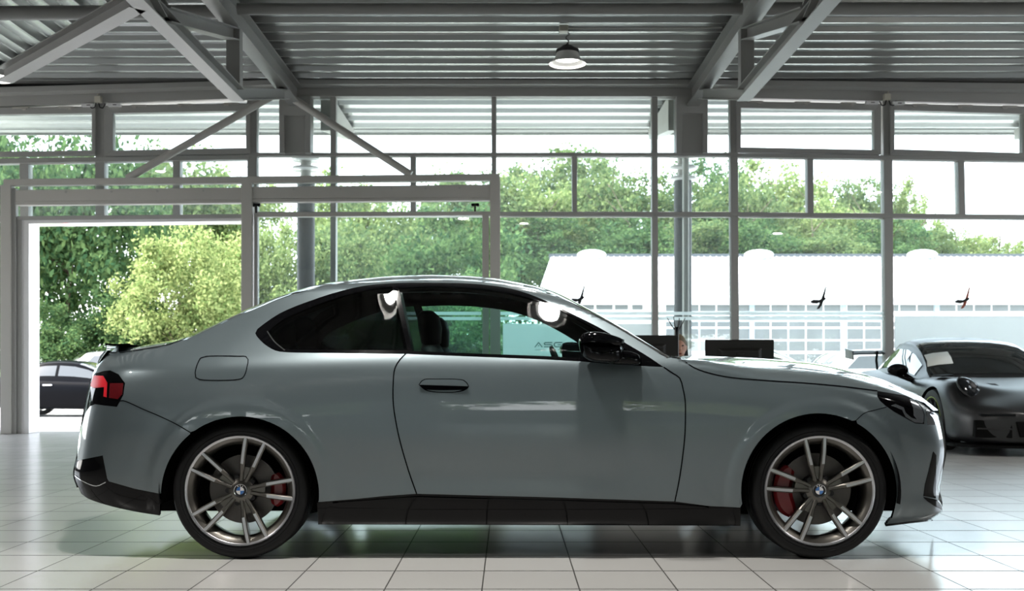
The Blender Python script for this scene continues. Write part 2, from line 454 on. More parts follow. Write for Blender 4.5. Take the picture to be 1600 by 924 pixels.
# the glazing carries on past both picture edges
for xa, xb, ys_ in ((1680, 2300, 0), (-740, -60, 4)):
    for y0, y1, m, d0 in ((145 + ys_, 164 + ys_, 'frame', YW - 0.06), (132 + ys_, 141 + ys_, 'frame', 14.9), (247, 253.5, 'frame', YW - 0.015), (336 + ys_, 343 + ys_, 'frame', YW - 0.015)):
        tn[0] += 1; ptrim('trim_%d' % tn[0], [R4(xa, y0, xb, y1)], M[m], d0, d0 + 0.2)
    for k in range(4):
        x = xa + (xb - xa) * (k + .5) / 4 + (20 if xa > 0 else -20)
        vm(x - 6, x + 6, 150, x - 6, x + 6, 680)
    for k in range(4):
        x = xa + (xb - xa) * k / 4; x2 = xa + (xb - xa) * (k + 1) / 4
        pane(R4(x, 164, x2, 680))
# white safety bands and frosted film on the big lower panes
fb = 0
for x0, x1 in ((402, 753), (782, 1020), (1029, 1144), (1155, 1385)):
    d = YW + 0.066 if x0 > 700 else YP + 0.075
    if x0 < 700: x0, x1 = 404, 752
    b = MB(); b.pprism(R4(x0, 487.5, x1, 492.5), d, d + 0.002); b.pprism(R4(x0, 495.5, x1, 500.5), d, d + 0.002)
    o = b.build('safety_stripes', M['frost_band'])
    tag(o, ['pair of white safety stripes across the sliding glass door', 'pair of white stripes on the pane above the lettering', 'pair of white stripes on the narrow pane by the round column', 'pair of white stripes on the pane with the black bird'][fb], 'window film'); fb += 1
for x0, x1, y0, lab in ((786, 1020, 506, 'frosted film with grey lettering on the pane behind the coupe'), (1398, 1680, 494.5, 'plain frosted film on the pane behind the black sports car')):
    o = MB().pprism(R4(x0, y0, x1, 676), YW + 0.064, YW + 0.066).build('frosted_film', M['frost'])
    tag(o, lab, 'window film')
    if x0 < 1000: FILM = o
# lettering on the film:  ASG  with a fine rule below
lt = MB()
def stroke(pts, w=1.5):
    for (xa, ya), (xb, yb) in zip(pts[:-1], pts[1:]):
        L = math.hypot(xb - xa, yb - ya); nx, ny = -(yb - ya) / L * w / 2, (xb - xa) / L * w / 2
        ex, ey = (xb - xa) / L * w * .3, (yb - ya) / L * w * .3
        lt.pprism([(xa + nx - ex, ya + ny - ey), (xb + nx + ex, yb + ny + ey), (xb - nx + ex, yb - ny + ey), (xa - nx - ex, ya - ny - ey)], YW + 0.062, YW + 0.0635)
stroke([(836, 542.5), (841.5, 535.5), (847, 542.5)]); stroke([(841, 540.6), (842.2, 540.6)])
stroke([(862.5, 535.6), (852, 535.6), (850, 537), (851.5, 538.8), (861, 538.8), (863, 540.5), (861.5, 542.2), (850.5, 542.2)])
stroke([(878.5, 535.6), (868, 535.6), (866, 537.5), (866, 540.5), (868, 542.2), (877, 542.2), (878.5, 540.5), (878.5, 539), (871.5, 539)])
stroke([(836, 547), (853, 547)], 0.7)
for k in range(5): stroke([(858 + k * 4.6, 547), (859.6 + k * 4.6, 547)], 1.0)
set_parent(lt.build('lettering', M['letter']), FILM)
# bird stickers
def bird(dx, dy, s, m, lab, red=False):
    b = MB()
    P = lambda l: [(dx + x * s, dy + y * s) for x, y in l]
    b.pprism(P([(-14, 2), (-9, -0.5), (0, 0), (5, -3), (9, -4), (11, -2.5), (8, 1), (3, 3), (-4, 6), (-12, 5)]), YW + 0.064, YW + 0.0698)
    b.pprism(P([(3, -1), (7, -13), (9.5, -21), (11.5, -21), (10, -12), (8, -2)]), YW + 0.064, YW + 0.0698, 1)
    b.pprism(P([(1, 2), (7, 1), (5, 7), (0, 14), (-4, 14), (-1, 9)]), YW + 0.064, YW + 0.0698, 1)
    tag(b.build('bird_sticker', [M['bird'], M[m]]), lab, 'window sticker')
bird(1280, 469, 1.0, 'bird', 'all black bird silhouette sticker on the middle right pane')
bird(1505, 469, 0.95, 'bird_red', 'black and rust red bird sticker on the far right pane')
bird(903, 467, 0.95, 'bird', 'bird sticker half hidden behind the coupe windscreen pillar')

# ---- tilting vent windows with actuators
def vent(n, o_, g_, lab):
    r = empty('window_%d' % n, pt((o_[0] + o_[2]) / 2, o_[3], YW), kind='structure')
    b = MB(); t = 0
    b.pprism([(o_[0], o_[1]), (o_[2], o_[1] + o_[4]), (g_[2], g_[1] + o_[4]), (g_[0], g_[1])], YW - 0.04, YW + 0.08)
    b.pprism([(g_[0], g_[3]), (g_[2], g_[3] + o_[4]), (o_[2], o_[3] + o_[4]), (o_[0], o_[3])], YW - 0.04, YW + 0.08)
    b.pprism([(o_[0], o_[1]), (g_[0], g_[1]), (g_[0], g_[3]), (o_[0], o_[3])], YW - 0.04, YW + 0.08)
    b.pprism([(g_[2], g_[1] + o_[4]), (o_[2], o_[1] + o_[4]), (o_[2], o_[3] + o_[4]), (g_[2], g_[3] + o_[4])], YW - 0.04, YW + 0.08)
    b.build('frame', M['frame'], r, bevel=0.006)
    MB().pprism([(g_[0], g_[1]), (g_[2], g_[1] + o_[4]), (g_[2], g_[3] + o_[4]), (g_[0], g_[3])], YW + 0.02, YW + 0.035).build('pane', M['glass'], r)
    return r
vr = [vent(60, (-100, 169, 149, 245, -3), (-90, 180, 143, 238, -3), ''), vent(61, (163, 165, 391, 244, -4), (176, 177, 384, 235, -3), ''),
      vent(62, (1151, 158, 1377, 237, 4), (1158, 168.5, 1366, 230, 4), ''), vent(63, (1391, 162, 1690, 242, 6), (1398, 172, 1598, 233, 4), '')]
act = [(127, 145, 161.5, 'grey window motor left of the far left mullion'), (168, 188, 161, 'grey window motor right of the far left mullion'),
       (1353, 1373, 157.5, 'grey window motor left of the cream box on the right mullion'), (1395, 1414, 158.5, 'grey window motor right of the cream box on the right mullion')]
for x0, x1, y, lab in act:
    r = empty('window_motor', pt((x0 + x1) / 2, y + 5, YW - 0.07), lab, 'window opener', 'window motors')
    MB().pprism(R4(x0, y, x1, y + 5), YW - 0.10, YW - 0.041).build('housing', M['white'], r, bevel=0.004)
    MB().pprism(R4(x0 + 8, y + 2, x0 + 14, y + 3.2), YW - 0.103, YW - 0.0995).build('slot', M['matt_black'], r)
hg = [(19, 43, 167), (90, 115, 166), (205, 228, 163.5), (277, 300, 162), (349, 373, 160.3), (1169, 1193, 157.5), (1242, 1266, 158.5), (1314, 1338, 159.8), (1426, 1450, 162.3), (1497, 1520, 163.6), (1567, 1590, 165)]
for i, (x0, x1, y) in enumerate(hg):
    vi = 0 if x0 < 148 else 1 if x0 < 400 else 2 if x0 < 1380 else 3
    b = MB(); b.pprism(R4(x0, y, x1, y + 2.4), YW - 0.065, YW - 0.04); xx = x1 - 9 if i < 2 or x0 > 1100 and i < 8 else x0 + 1
    b.pprism(R4(xx, y + 2, xx + 6, y + 4.6), YW - 0.07, YW - 0.04)
    b.build('hinge', M['frame_light'], vr[vi])
for i, (x, y) in enumerate(((152, 150), (1387, 146))):
    r = empty('junction_box', pt(x, y + 10, YW - 0.1), ['cream junction box on the far left mullion', 'cream junction box on the right mullion'][i], 'junction box', 'junction boxes')
    MB().pprism(R4(x - 5, y, x + 5, y + 10), YW - 0.13, YW - 0.06).build('box', M['box_cream'], r, bevel=0.006)
    p = [pt(x, y, YW - 0.09), pt(x + 2, y - 7, YW - 0.09), pt(x + 1, y - 14, YW - 0.09)]
    MB().path(p, 0.008).build('cable', M['box_cream'], r)
    for sx in (-1, 1):
        p = [pt(x + 2 * sx, y + 10, YW - 0.09), pt(x + 4 * sx, y + 18, YW - 0.09), pt(x + 9 * sx, y + 19, YW - 0.09), pt(x + 13 * sx, y + 12, YW - 0.09)]
        MB().path(p, 0.008).build('wire', M['matt_black'], r)

# ---- sliding door portal
pr_ = empty('portal_frame', pt(770, 678, YP), 'light grey steel portal frame around the sliding entrance doors', 'door frame', kind='structure')
def pp(n, quads, m, d0=YP, d1=YP + 0.1, bev=0.006):
    b = MB()
    for q in quads: b.pprism(q, d0, d1)
    return b.build(n, M[m], pr_, bevel=bev)
BOT = 575 + CH * F / YP
pp('top_tube', [[(5, 280), (400, 275.5), (781, 271.5), (781, 281.5), (400, 286), (5, 290)]], 'frame_light', YP, YP + 0.12)
for q in ([(0, 289), (16.5, 289), (17, BOT), (0, BOT)], [(377, 285), (393.5, 285), (393, BOT), (376, BOT)], [(765.5, 281), (781.5, 281), (782, BOT), (765.5, BOT)]):
    pp('post', [q], 'frame_light', YP, YP + 0.14)
pp('side_channel', [[(17, 294), (24.5, 294), (24.5, BOT), (17, BOT)]], 'frame', YP + 0.03, YP + 0.12)
pp('runner_rail', [[(24, 297), (377, 293), (377, 312), (24, 315)], [(24, 315), (377, 312), (377, 317), (24, 320.5)]], 'frame_light', YP + 0.02, YP + 0.16)
pp('runner_rail', [[(394, 292), (765.5, 288.5), (765.5, 308.5), (394, 310.5)], [(394, 311), (765.5, 308.5), (765.5, 313), (394, 316)]], 'frame_light', YP + 0.02, YP + 0.16)
for x, y in ((103, 300), (174, 299.4), (246, 298.7), (318, 298), (459, 296), (532, 295), (612, 294.5), (665, 294.5), (718, 294)):
    p = pt(x, y, YP + 0.02); MB().tube((p.x, p.y - 0.012, p.z), (p.x, p.y + 0.002, p.z), 0.014, 10).build('bolt', M['frame'], pr_)
pp('head_rail', [[(26, 338), (377, 334.5), (377, 341), (26, 344)]], 'frame', YP + 0.05, YP + 0.14)
pp('opening_lining', [[(33, 344), (377, 341), (377, 345.5), (45, 349.5)], [(33, 344), (45, 349.5), (45, BOT - 1), (33, BOT)]], 'white', YP + 0.08, YP + 0.42, 0.003)
pp('jamb', [[(26.5, 344), (33, 344), (33, BOT), (26.5, BOT)]], 'frame', YP + 0.06, YP + 0.16)
# closed glass leaf on the right
dl = empty('door_1', pt(578, 678, YP + 0.07), kind='structure')
def dp(n, q, m, d0=YP + 0.05, d1=YP + 0.11):
    return MB().pprism(q, d0, d1).build(n, M[m], dl, bevel=0.004 if m != 'glass' else 0)
dp('top_rail', [(397, 333), (755, 330.5), (755, 336.5), (397, 339)], 'frame_light')
dp('stile', [(753.5, 330.5), (764, 330.5), (764, BOT), (754, BOT)], 'frame_light'); dp('stile', [(397, 339), (402, 339), (402, BOT), (397, BOT)], 'frame')
dp('bottom_rail', R4(402, BOT - 9, 754, BOT), 'frame_light')
dp('pane', [(402, 339), (754, 336), (754, BOT - 9), (402, BOT - 9)], 'glass', YP + 0.078, YP + 0.09)
for x in (400, 742):
    p = pt(x, 322, YP + 0.08)
    b = MB(); b.box((p.x - 0.05, p.y - 0.02, p.z), (p.x + 0.06, p.y + 0.02, p.z + 0.035)); b.box((p.x - 0.01, p.y - 0.015, p.z - 0.1), (p.x + 0.015, p.y + 0.015, p.z))
    b.tube((p.x - 0.03, p.y - 0.02, p.z + 0.01), (p.x - 0.03, p.y + 0.02, p.z + 0.01), 0.022, 12); b.tube((p.x + 0.04, p.y - 0.02, p.z + 0.01), (p.x + 0.04, p.y + 0.02, p.z + 0.01), 0.022, 12)
    b.build('roller', M['matt_black'], dl)
# slanting tube braces from the girder end to the portal
br = [((441, 141), (199, 279), 'slanting tube brace running down left from the girder end'), ((437, 141), (642, 273), 'slanting tube brace running down right from the girder end')]
for a, b_, lab in br:
    o = MB().tube(pt(*a, YP + 0.05), pt(*b_, YP + 0.05), 0.052, 18).build('tube_brace', M['frame_light'], smooth=True)
    tag(o, lab, 'roof brace', kind='structure')

# ---- roof trusses
def truss(xc, s, lab):
    r = empty('roof_truss', (xc, 15.0, ZR - 0.3), lab, 'roof truss', kind='structure')
    m = M['truss']
    MB().ibeam((xc, 15.18, ZR - 0.14), (xc, 0.0, ZR - 0.14), 0.27, 0.17, 0.016, 0.012).build('top_chord', m, r)
    zb = 3.9
    MB().ibeam((xc, 11.85, zb), (xc, 0.0, zb), 0.14, 0.145, 0.012, 0.01, up=(0, 0, 1)).build('bottom_chord', m, r)
    b = MB(); b.box((xc - 0.073, 11.64, zb + 0.06), (xc + 0.073, 11.78, ZR - 0.27)); b.build('post', m, r, bevel=0.004)
    MB().ibeam((xc, 11.82, zb), (xc, 14.3, ZR - 0.31), 0.13, 0.14, 0.012, 0.01).build('end_strut', m, r)
    MB().ibeam((xc, 11.75, ZR - 0.31), (xc, 9.3, zb + 0.05), 0.13, 0.14, 0.012, 0.01).build('web_strut', m, r)
    MB().ibeam((xc, 6.9, ZR - 0.31), (xc, 9.2, zb + 0.05), 0.13, 0.14, 0.012, 0.01).build('web_strut', m, r)
    return r
TL = truss(-2.97, -1, 'left roof truss ending above the portal braces'); TR = truss(2.57, 1, 'right roof truss ending above the casing beside the pendant lamp')
hb = MB().ibeam((-2.97 - 0.05, 8.80, 3.9), (-5.15, 11.05, 3.9), 0.14, 0.145, 0.012, 0.01, up=(0, 0, 1)).build('hip_chord', M['truss'])
tag(hb, 'pale diagonal hip chord crossing to the far left lamp', 'roof beam', kind='structure')
b = MB(); b.tube((-13.5, 11.45, ZR - 0.22), (-3.07, 11.45, ZR - 0.16), 0.075, 20)
tag(b.build('roof_tube', M['truss'], smooth=True), 'round roof tube left of the left truss', 'roof tube', kind='structure')
tag(MB().tube((-2.87, 11.45, ZR - 0.13), (2.47, 11.45, ZR - 0.13), 0.062, 20).build('roof_tube', M['truss'], smooth=True), 'round roof tube between the two trusses', 'roof tube', kind='structure')
tag(MB().tube((2.67, 11.45, ZR - 0.13), (13.5, 11.45, ZR - 0.13), 0.07, 20).build('roof_tube', M['truss'], smooth=True), 'round roof tube right of the right truss', 'roof tube', kind='structure')
# canopy girders outside
for x, lab in ((-2.60, 'outer canopy girder beyond the left casing'), (2.35, 'outer canopy girder beyond the right casing'), (8.3, 'outer canopy girder at the right picture edge'), (-8.6, 'outer canopy girder at the far left corner')):
    b = MB(); b.hexa([(x - .08, 15.4, ZR - .55), (x + .08, 15.4, ZR - .55), (x + .08, 17.6, ZR - .22), (x - .08, 17.6, ZR - .22), (x - .08, 15.4, ZR - .05), (x + .08, 15.4, ZR - .05), (x + .08, 17.6, ZR - .05), (x - .08, 17.6, ZR - .05)])
    tag(b.build('canopy_girder', M['frame_light'], bevel=0.006), lab, 'canopy beam', kind='structure')

# ---- round columns outside with ring collars
M['col_dark'] = mat('column_dark', (0.022, 0.023, 0.025), 0.6, 0.0, var=0.15, scale=8)
for px, lab, ds in ((478, 'dark round outdoor column seen through the sliding door', ((250, 5), (265, 5))), (1067, 'dark round outdoor column with three ring collars near the desks', ((246, 6), (264, 5), (281, 4)))):
    p = pt(px, 575, 16.6)
    r = empty('round_column', (p.x, p.y, -0.1), lab, 'column', kind='structure')
    ztop = CH + (575 - 283) * 16.6 / F
    MB().tube((p.x, p.y, -0.12), (p.x, p.y, ztop), 0.135, 32).build('shaft', M['col_dark'], r, smooth=True)
    MB().tube((p.x, p.y, ztop), (p.x, p.y, ZR - 0.05), 0.085, 28).build('neck', M['frame_light'], r, smooth=True)
    for y, h in ds:
        z = CH + (575 - y) * 16.6 / F
        MB().lathe([(0.08, 0.05), (0.2, 0.035), (0.225, 0.0), (0.2, -0.02), (0.08, -0.02)], 36, c=(p.x, p.y, z)).build('ring_collar', M['white'], r, smooth=True)
p = pt(1071.5, 575, 16.2)
tag(MB().tube((p.x, p.y, -0.1), (p.x, p.y, ZR - 0.05), 0.05, 20).build('downpipe', M['frame_light'], smooth=True), 'pale downpipe in front of the right round column', 'pipe')

# ---- pendant lamps
def lamp(x, y, ztop, zl, lab, s=0.12):
    r = empty('pendant_lamp', (x, y, zl), lab, 'lamp', 'high bay pendant lamps')
    MB().lathe([(0.055, 0.13), (0.125, 0.12), (0.14, 0.065), (0.2, 0.004), (0.212, -0.012), (0.2, 0.0), (0.13, 0.06), (0.10, 0.07)], 40, c=(x, y, zl)).build('shade', M['lamp_shade'], r, smooth=True)
    MB().lathe([(0.0, 0.055), (0.14, 0.045)], 40, c=(x, y, zl)).build('diffuser', M['emit'], r, smooth=True)
    b = MB()
    b.lathe([(0.0, 0.195), (0.06, 0.195), (0.1, 0.165), (0.132, 0.15), (0.132, 0.115), (0.0, 0.115)], 28, c=(x, y, zl))
    b.build('heatsink', M['matt_black'], r)
    b = MB(); b.lathe([(0.012 + 0.006 * math.cos(t), 0.006 * math.sin(t)) for t in [k * math.pi / 4 for k in range(8)]], 14, 'Y', c=(x, y, zl + 0.212), closed=True); b.build('hook', M['matt_black'], r)
    al = bpy.data.lights.new('lamp_light', 'AREA'); al.shape = 'DISK'; al.size = 0.24; al.energy = LAMP_W * s; al.color = (1.0, 0.97, 0.92)
    lo = bpy.data.objects.new('lamp_light', al); COL.objects.link(lo); lo.location = (x, y, zl + 0.015); set_parent(lo, r)
    H = ztop - zl - 0.225
    pts = [(x + 0.02 * math.sin(k * 1.1) * min(1, k / 2), y, zl + 0.222 + H * k / 9) for k in range(10)]
    MB().path(pts, 0.006, 7).build('cord', M['matt_black'], r)
    return r
lamp(0.675, 12.45, ZR - 0.05, 4.42, 'white pendant lamp hanging between the two trusses')
b = MB(); b.box((0.58, 12.38, ZR - 0.07), (0.68, 12.5, ZR)); o = b.build('ceiling_box', M['box_cream'], bevel=0.006)
tag(o, 'cream ceiling box above the middle pendant lamp', 'junction box')
MB().path([(0.68, 12.42, ZR - 0.03), (2.45, 12.42, ZR - 0.02)], 0.009).build('conduit', M['frame_light'], o)
lamp(-5.84, 12.3, ZR - 0.05, 4.21, 'pendant lamp cut by the left picture edge')

# ---- rear of the hall (behind the camera; mirrored in the paint)
wl = MB()
wl.box((-14, -14.2, 0), (14, -14, 0.9)); wl.box((-14, -14.2, 2.3), (14, -14, ZR + 0.1))
for k in range(8): wl.box((-14 + k * 4 - 0.5, -14.2, 0.9), (-14 + k * 4 + 0.5, -14, 2.3))
tag(wl.build('wall_rear', M['wall_grey']), kind='structure')
for nm, x in (('wall_left', -14.0), ('wall_right', 14.0)):
    wl = MB(); xa, xb = (x - 0.2, x) if x < 0 else (x, x + 0.2)
    wl.box((xa, -14, 0), (xb, 15.4, 0.5)); wl.box((xa, -14, 4.0), (xb, 15.4, ZR + 0.1)); wl.box((xa, -14, 0.5), (xb, 9.0, 4.0))
    for k in range(3): wl.box((xa, 8.9 + k * 3.1, 0.5), (xb, 9.1 + k * 3.1, 4.0))
    tag(wl.build(nm, M['wall_grey']), kind='structure')
for x, y, lab in ((-1.06, 4.53, 'pendant lamp above the camera side of the coupe, left one'), (0.36, 4.37, 'pendant lamp above the camera side of the coupe, right one'), (-6.5, 2.4, 'pendant lamp above the rear corner of the coupe'), (7.0, 2.4, 'pendant lamp above the front corner of the coupe'),
                  (7.4, 9.0, 'pendant lamp above the bonnet of the black sports car')):
    lamp(x, y, ZR, 4.4, lab, 1.0)
# ================================================================== the grey coupe
DC = 6.02                      # depth of the coupe's centre line
SIL = [(117, 741), (122, 700), (131, 654), (142, 600), (157, 555), (163, 543), (222, 539), (250, 534.5), (270, 531), (292, 527), (320, 514), (350, 499.5), (375, 488), (392, 481), (420, 469.5), (450, 458.5), (480, 449.5),
       (500, 444.5), (540, 438.5), (592, 433.3), (642, 430.5), (692, 430), (740, 432), (775, 435.5), (807, 441), (840, 447.5), (875, 460), (912, 479), (950, 499.5), (987, 521), (1025, 544.5), (1046, 557)]
TOPL = SIL[5:]                 # upper outline, spoiler to cowl
HOODTOP = [(1046, 557), (1080, 555.5), (1120, 557), (1160, 558.5), (1210, 561.5), (1275, 567.5), (1320, 577), (1343, 583), (1376, 592), (1408, 604.5), (1434, 619.5), (1452, 631), (1463, 640)]
def _zt():
    P = []
    for x, y in TOPL + HOODTOP[1:-1]:
        d = 5.66
        P.append(((x - VX) * d / F, CH + (VY - y) * d / F + 0.013))
    P += [(-2.5, 1.06), (-2.16, 1.055), (2.35, 0.55)]
    return Curve(P, 0.03)
ZT = _zt()
RR = Curve([(-2.5, .06), (-2.02, .065), (-1.8, .09), (-1.65, .08), (-1.3, .06), (-1.0, .07), (-.6, .11), (.15, .11), (.4, .07), (.75, .045), (.95, .08), (1.3, .16), (2.4, .16)], 0.06)
SIDE = Curve([(0, .70), (.12, .80), (.17, .845), (.25, .878), (.35, .895), (.5, .909), (.62, .915), (.74, .913), (.82, .906), (.88, .896), (.92, .882), (.96, .858), (1.0, .828), (1.1, .76), (1.2, .69), (1.3, .62), (1.45, .515)], 0.018)
PN = Curve([(0, 0), (.008, .2), (.03, .46), (.07, .65), (.13, .785), (.22, .875), (.35, .94), (.55, .98), (.8, 1), (6, 1)], 0.0, 6000)
XN = Curve([(0, 2.19), (.15, 2.205), (.19, 2.262), (.24, 2.258), (.30, 2.24), (.36, 2.246), (.5, 2.268), (.57, 2.26), (.7, 2.224), (.76, 2.19), (.82, 2.16), (1.5, 2.16)], 0.01)
XT = Curve([(0, 2.12), (.17, 2.16), (.25, 2.215), (.30, 2.24), (.38, 2.262), (.46, 2.244), (.66, 2.212), (.83, 2.178), (.97, 2.126), (1.05, 2.08), (1.5, 1.9)], 0.012)
def Hw(x, z):
    x = np.asarray(x, float); z = np.asarray(z, float)
    h = SIDE(z)
    g = np.clip((z - .9) / .25, 0, 1) ** 1.5
    h = h - g * (.13 * np.clip(-x - .55, 0, 3) ** 1.6 + .10 * np.clip(x - .2, 0, 3) ** 1.8)
    for xc in (-1.275, 1.475):     # haunches
        h = h + .022 * np.exp(-((x - xc) / .42) ** 2) * np.exp(-((z - .66) / .22) ** 2)
        r = np.hypot(x - xc, (z - .322))
        s = np.clip((.462 - r) / .05, 0, 1); h = h + .008 * s * s * (3 - 2 * s)
    # crease running along the doors low down
    h = h - .012 * np.exp(-((z - .40) / .09) ** 2) * np.exp(-(x / .75) ** 4)
    u = np.clip((ZT(x) - z) / RR(x), 0, 1)
    roll = 1 - (1 - u) ** 3
    p = PN(np.clip(XN(z) - x, 0, 6)) * PN(np.clip((x + XT(z)) * 1.0, 0, 6))
    return h * roll * p

def march(P, off=0.0):
    P = np.asarray(P, float); px = (P[:, 0] - VX) / F; pz = (P[:, 1] - VY) / F
    D = np.linspace(4.98, 6.0, 340)
    d = D[None, :]; g = (DC - d) - Hw(px[:, None] * d, CH - pz[:, None] * d) - off
    inside = g <= 0
    hit = inside.any(1); k = np.where(hit, inside.argmax(1), np.where(np.abs(g).min(1) < 9, g.argmin(1), 0))
    hi = D[k].copy(); lo = D[np.maximum(k - 1, 0)].copy()
    for _ in range(18):
        m = (lo + hi) / 2
        gm = (DC - m) - Hw(px * m, CH - pz * m) - off
        up = (gm <= 0)
        hi = np.where(hit & up, m, hi); lo = np.where(hit & ~up, m, lo)
    d = hi
    X = px * d; Z = CH - pz * d
    e = .004
    hx = (Hw(X + e, Z) - Hw(X - e, Z)) / (2 * e); hz = (Hw(X, Z + e) - Hw(X, Z - e)) / (2 * e)
    hx = np.clip(hx, -12, 12); hz = np.clip(hz, -12, 12)
    Nn = np.stack([-hx, -np.ones_like(hx), -hz], 1); Nn /= np.linalg.norm(Nn, axis=1)[:, None]
    return np.stack([X, d, Z], 1), Nn

def emit_panel(name, V, T, N, mats, parent, mirror=False, mi=None):
    V = np.array(V); N = np.array(N)
    if mirror:
        V = V * [1, -1, 1] + [0, 2 * DC, 0]; N = N * [1, -1, 1]; T = [t[::-1] for t in T]
    me = bpy.data.meshes.new(name); me.from_pydata([tuple(v) for v in V], [], T)
    if not isinstance(mats, (list, tuple)): mats = [mats]
    for m in mats: me.materials.append(m)
    if mi: me.polygons.foreach_set('material_index', mi)
    me.polygons.foreach_set('use_smooth', [True] * len(me.polygons))
    me.normals_split_custom_set_from_vertices([tuple(n) for n in N])
    o = bpy.data.objects.new(name, me); COL.objects.link(o)
    if parent is not None: set_parent(o, parent)
    return o

def surf(polys, step=7.0, off=0.0, thick=0.014):
    """mesh outlines given in frame pixels on the body surface, with a turned-in rim"""
    V, T, N = [], [], []
    for poly in polys:
        P, tr, loop = triangulate(poly, step)
        v, n = march(P, off); b = len(V)
        # face winding: outward is -Y
        for t in tr:
            a, c, d_ = P[t[0]], P[t[1]], P[t[2]]
            ccw = (c[0] - a[0]) * (d_[1] - a[1]) - (c[1] - a[1]) * (d_[0] - a[0])   # y down
            T.append(tuple(i + b for i in (t if ccw < 0 else t[::-1])))
        V += list(v); N += list(n)
        if thick:
            A = sum(P[loop[i]][0] * P[loop[(i + 1) % len(loop)]][1] - P[loop[(i + 1) % len(loop)]][0] * P[loop[i]][1] for i in range(len(loop)))
            b2 = len(V); m = len(loop)
            on = []
            for i in range(m):
                q = P[loop[(i + 1) % m]] - P[loop[i - 1]]
                o2 = np.array([q[1], -q[0]]) * (1 if A > 0 else -1); o2 = o2 / (np.linalg.norm(o2) + 1e-9)
                on.append((o2[0], 0, -o2[1]))
            for k, dy in ((0, 0.0), (1, thick)):
                for i in range(m):
                    p = v[loop[i]] - n[loop[i]] * dy; V.append(p); N.append(on[i])
            for i in range(m):
                j = (i + 1) % m; q = (b2 + i, b2 + j, b2 + m + j, b2 + m + i)
                T.append(q if A < 0 else q[::-1])
    return V, T, N

def panel(name, polys, mats, parent, step=7.0, off=0.0, thick=0.014, both=True):
    if isinstance(polys[0][0], (int, float, np.floating)): polys = [polys]
    V, T, N = surf(polys, step, off, thick)
    o = emit_panel(name, V, T, N, mats, parent)
    return (o, emit_panel(name, V, T, N, mats, parent, True)) if both else (o,)

def ribbon(pts, w, step=5.0):      # thin outline along a pixel polyline
    P = np.array(spline(pts, step)); t = np.gradient(P, axis=0); t /= (np.linalg.norm(t, axis=1)[:, None] + 1e-9)
    n = np.stack([-t[:, 1], t[:, 0]], 1)
    w = np.asarray(w) if np.ndim(w) else np.full(len(P), w)
    w = np.interp(np.linspace(0, 1, len(P)), np.linspace(0, 1, len(w)), w)[:, None]
    return [tuple(p) for p in P + n * w / 2] + [tuple(p) for p in (P - n * w / 2)[::-1]]
def seam(name, pts, parent, w=1.7, m='seam', off=0.0012, both=True, closed=False):
    P = np.array(spline(pts, 4.0)); t = np.gradient(P, axis=0); t /= (np.linalg.norm(t, axis=1)[:, None] + 1e-9)
    n = np.stack([-t[:, 1], t[:, 0]], 1)
    rows = []; nr = []
    for k in (-1, 1):
        v, nn = march(P + n * w / 2 * k, off); rows.append(v); nr.append(nn)
    V = list(rows[0]) + list(rows[1]); N = list(nr[0]) + list(nr[1]); L = len(P)
    T = [(i, L + i, L + i + 1, i + 1) for i in range(L - 1)]
    o = emit_panel(name, V, T, N, M[m], parent)
    if both: emit_panel(name, V, T, N, M[m], parent, True)
    return o

CAR = empty('coupe_car', (0.1, DC, 0), 'large light grey two door coupe parked side on in the middle of the hall', 'car')

# ---------------- traced outlines (frame pixels)
ARCH_R = [(375 + 123.5 * math.cos(t), 774 + 123 * math.sin(t)) for t in [math.radians(a) for a in np.linspace(182, 365, 46)]]     # left to right over the top
ARCH_F = [(1279.5 + 121.5 * math.cos(t), 768.5 + 122.5 * math.sin(t)) for t in [math.radians(a) for a in np.linspace(167, 388, 56)]]
DLO_TOP = spline([(399, 521), (402, 514.5), (410, 508), (437, 490), (460, 479.5), (480, 472), (520, 458.5), (565, 447.5), (610, 443), (680, 442), (750, 444.5), (805, 453), (850, 469), (890, 489), (935, 511.5), (975, 535), (1012, 557), (1037, 574)], 6)
DLO_BOT = spline([(1037, 574), (975, 570.5), (912, 565.5), (850, 562), (775, 559), (700, 556), (634, 553.5), (530, 552), (445, 550.5), (430, 548), (413, 538), (401, 525.5), (399, 521)], 6)
SEAM_DF = spline([(1037, 574), (1052, 584), (1062, 591), (1067, 607), (1070.5, 626), (1071, 650), (1070, 682), (1066, 719), (1061, 752), (1054.5, 784)], 6)
SEAM_DR = spline([(634, 553), (625, 562), (617, 576), (614.3, 600), (614.6, 632), (619, 662), (625, 690), (634, 722), (642, 747), (651, 772)], 6)
SKIRT_TOP_R = [(497, 785), (556, 780), (600, 775.5), (651, 772)]
SKIRT_TOP_D = [(651, 772), (861, 777.5), (1054.5, 784)]
SKIRT_TOP_F = [(1054.5, 784), (1106, 791), (1156.5, 793.5)]
HOODSHUT = spline([(1066, 562), (1078, 571), (1093, 578.5), (1115, 585), (1141, 590), (1195, 594.7), (1260, 599), (1320, 604.5), (1371, 611)], 6)
HL = [(1371, 611), (1399.6, 616), (1417, 618.5), (1430, 626), (1441, 637), (1445, 648), (1444, 663), (1430, 662), (1415, 653.5), (1397, 643.5), (1384, 634.5), (1375, 626.5), (1371, 619.5)]
TLAMP = [(145, 585), (162, 580), (172, 579), (185, 585), (195, 599), (192.5, 617.5), (182.5, 636), (163, 634), (149, 632), (143.5, 627), (141, 603)]
SEAM_RB = spline([(185, 627), (192.5, 626.5), (224, 640), (250, 651), (275, 663), (297, 676)], 6)
lids = [(170, 549), (187, 551), (222, 545.5), (258, 539), (280, 532.5), (292, 527)]

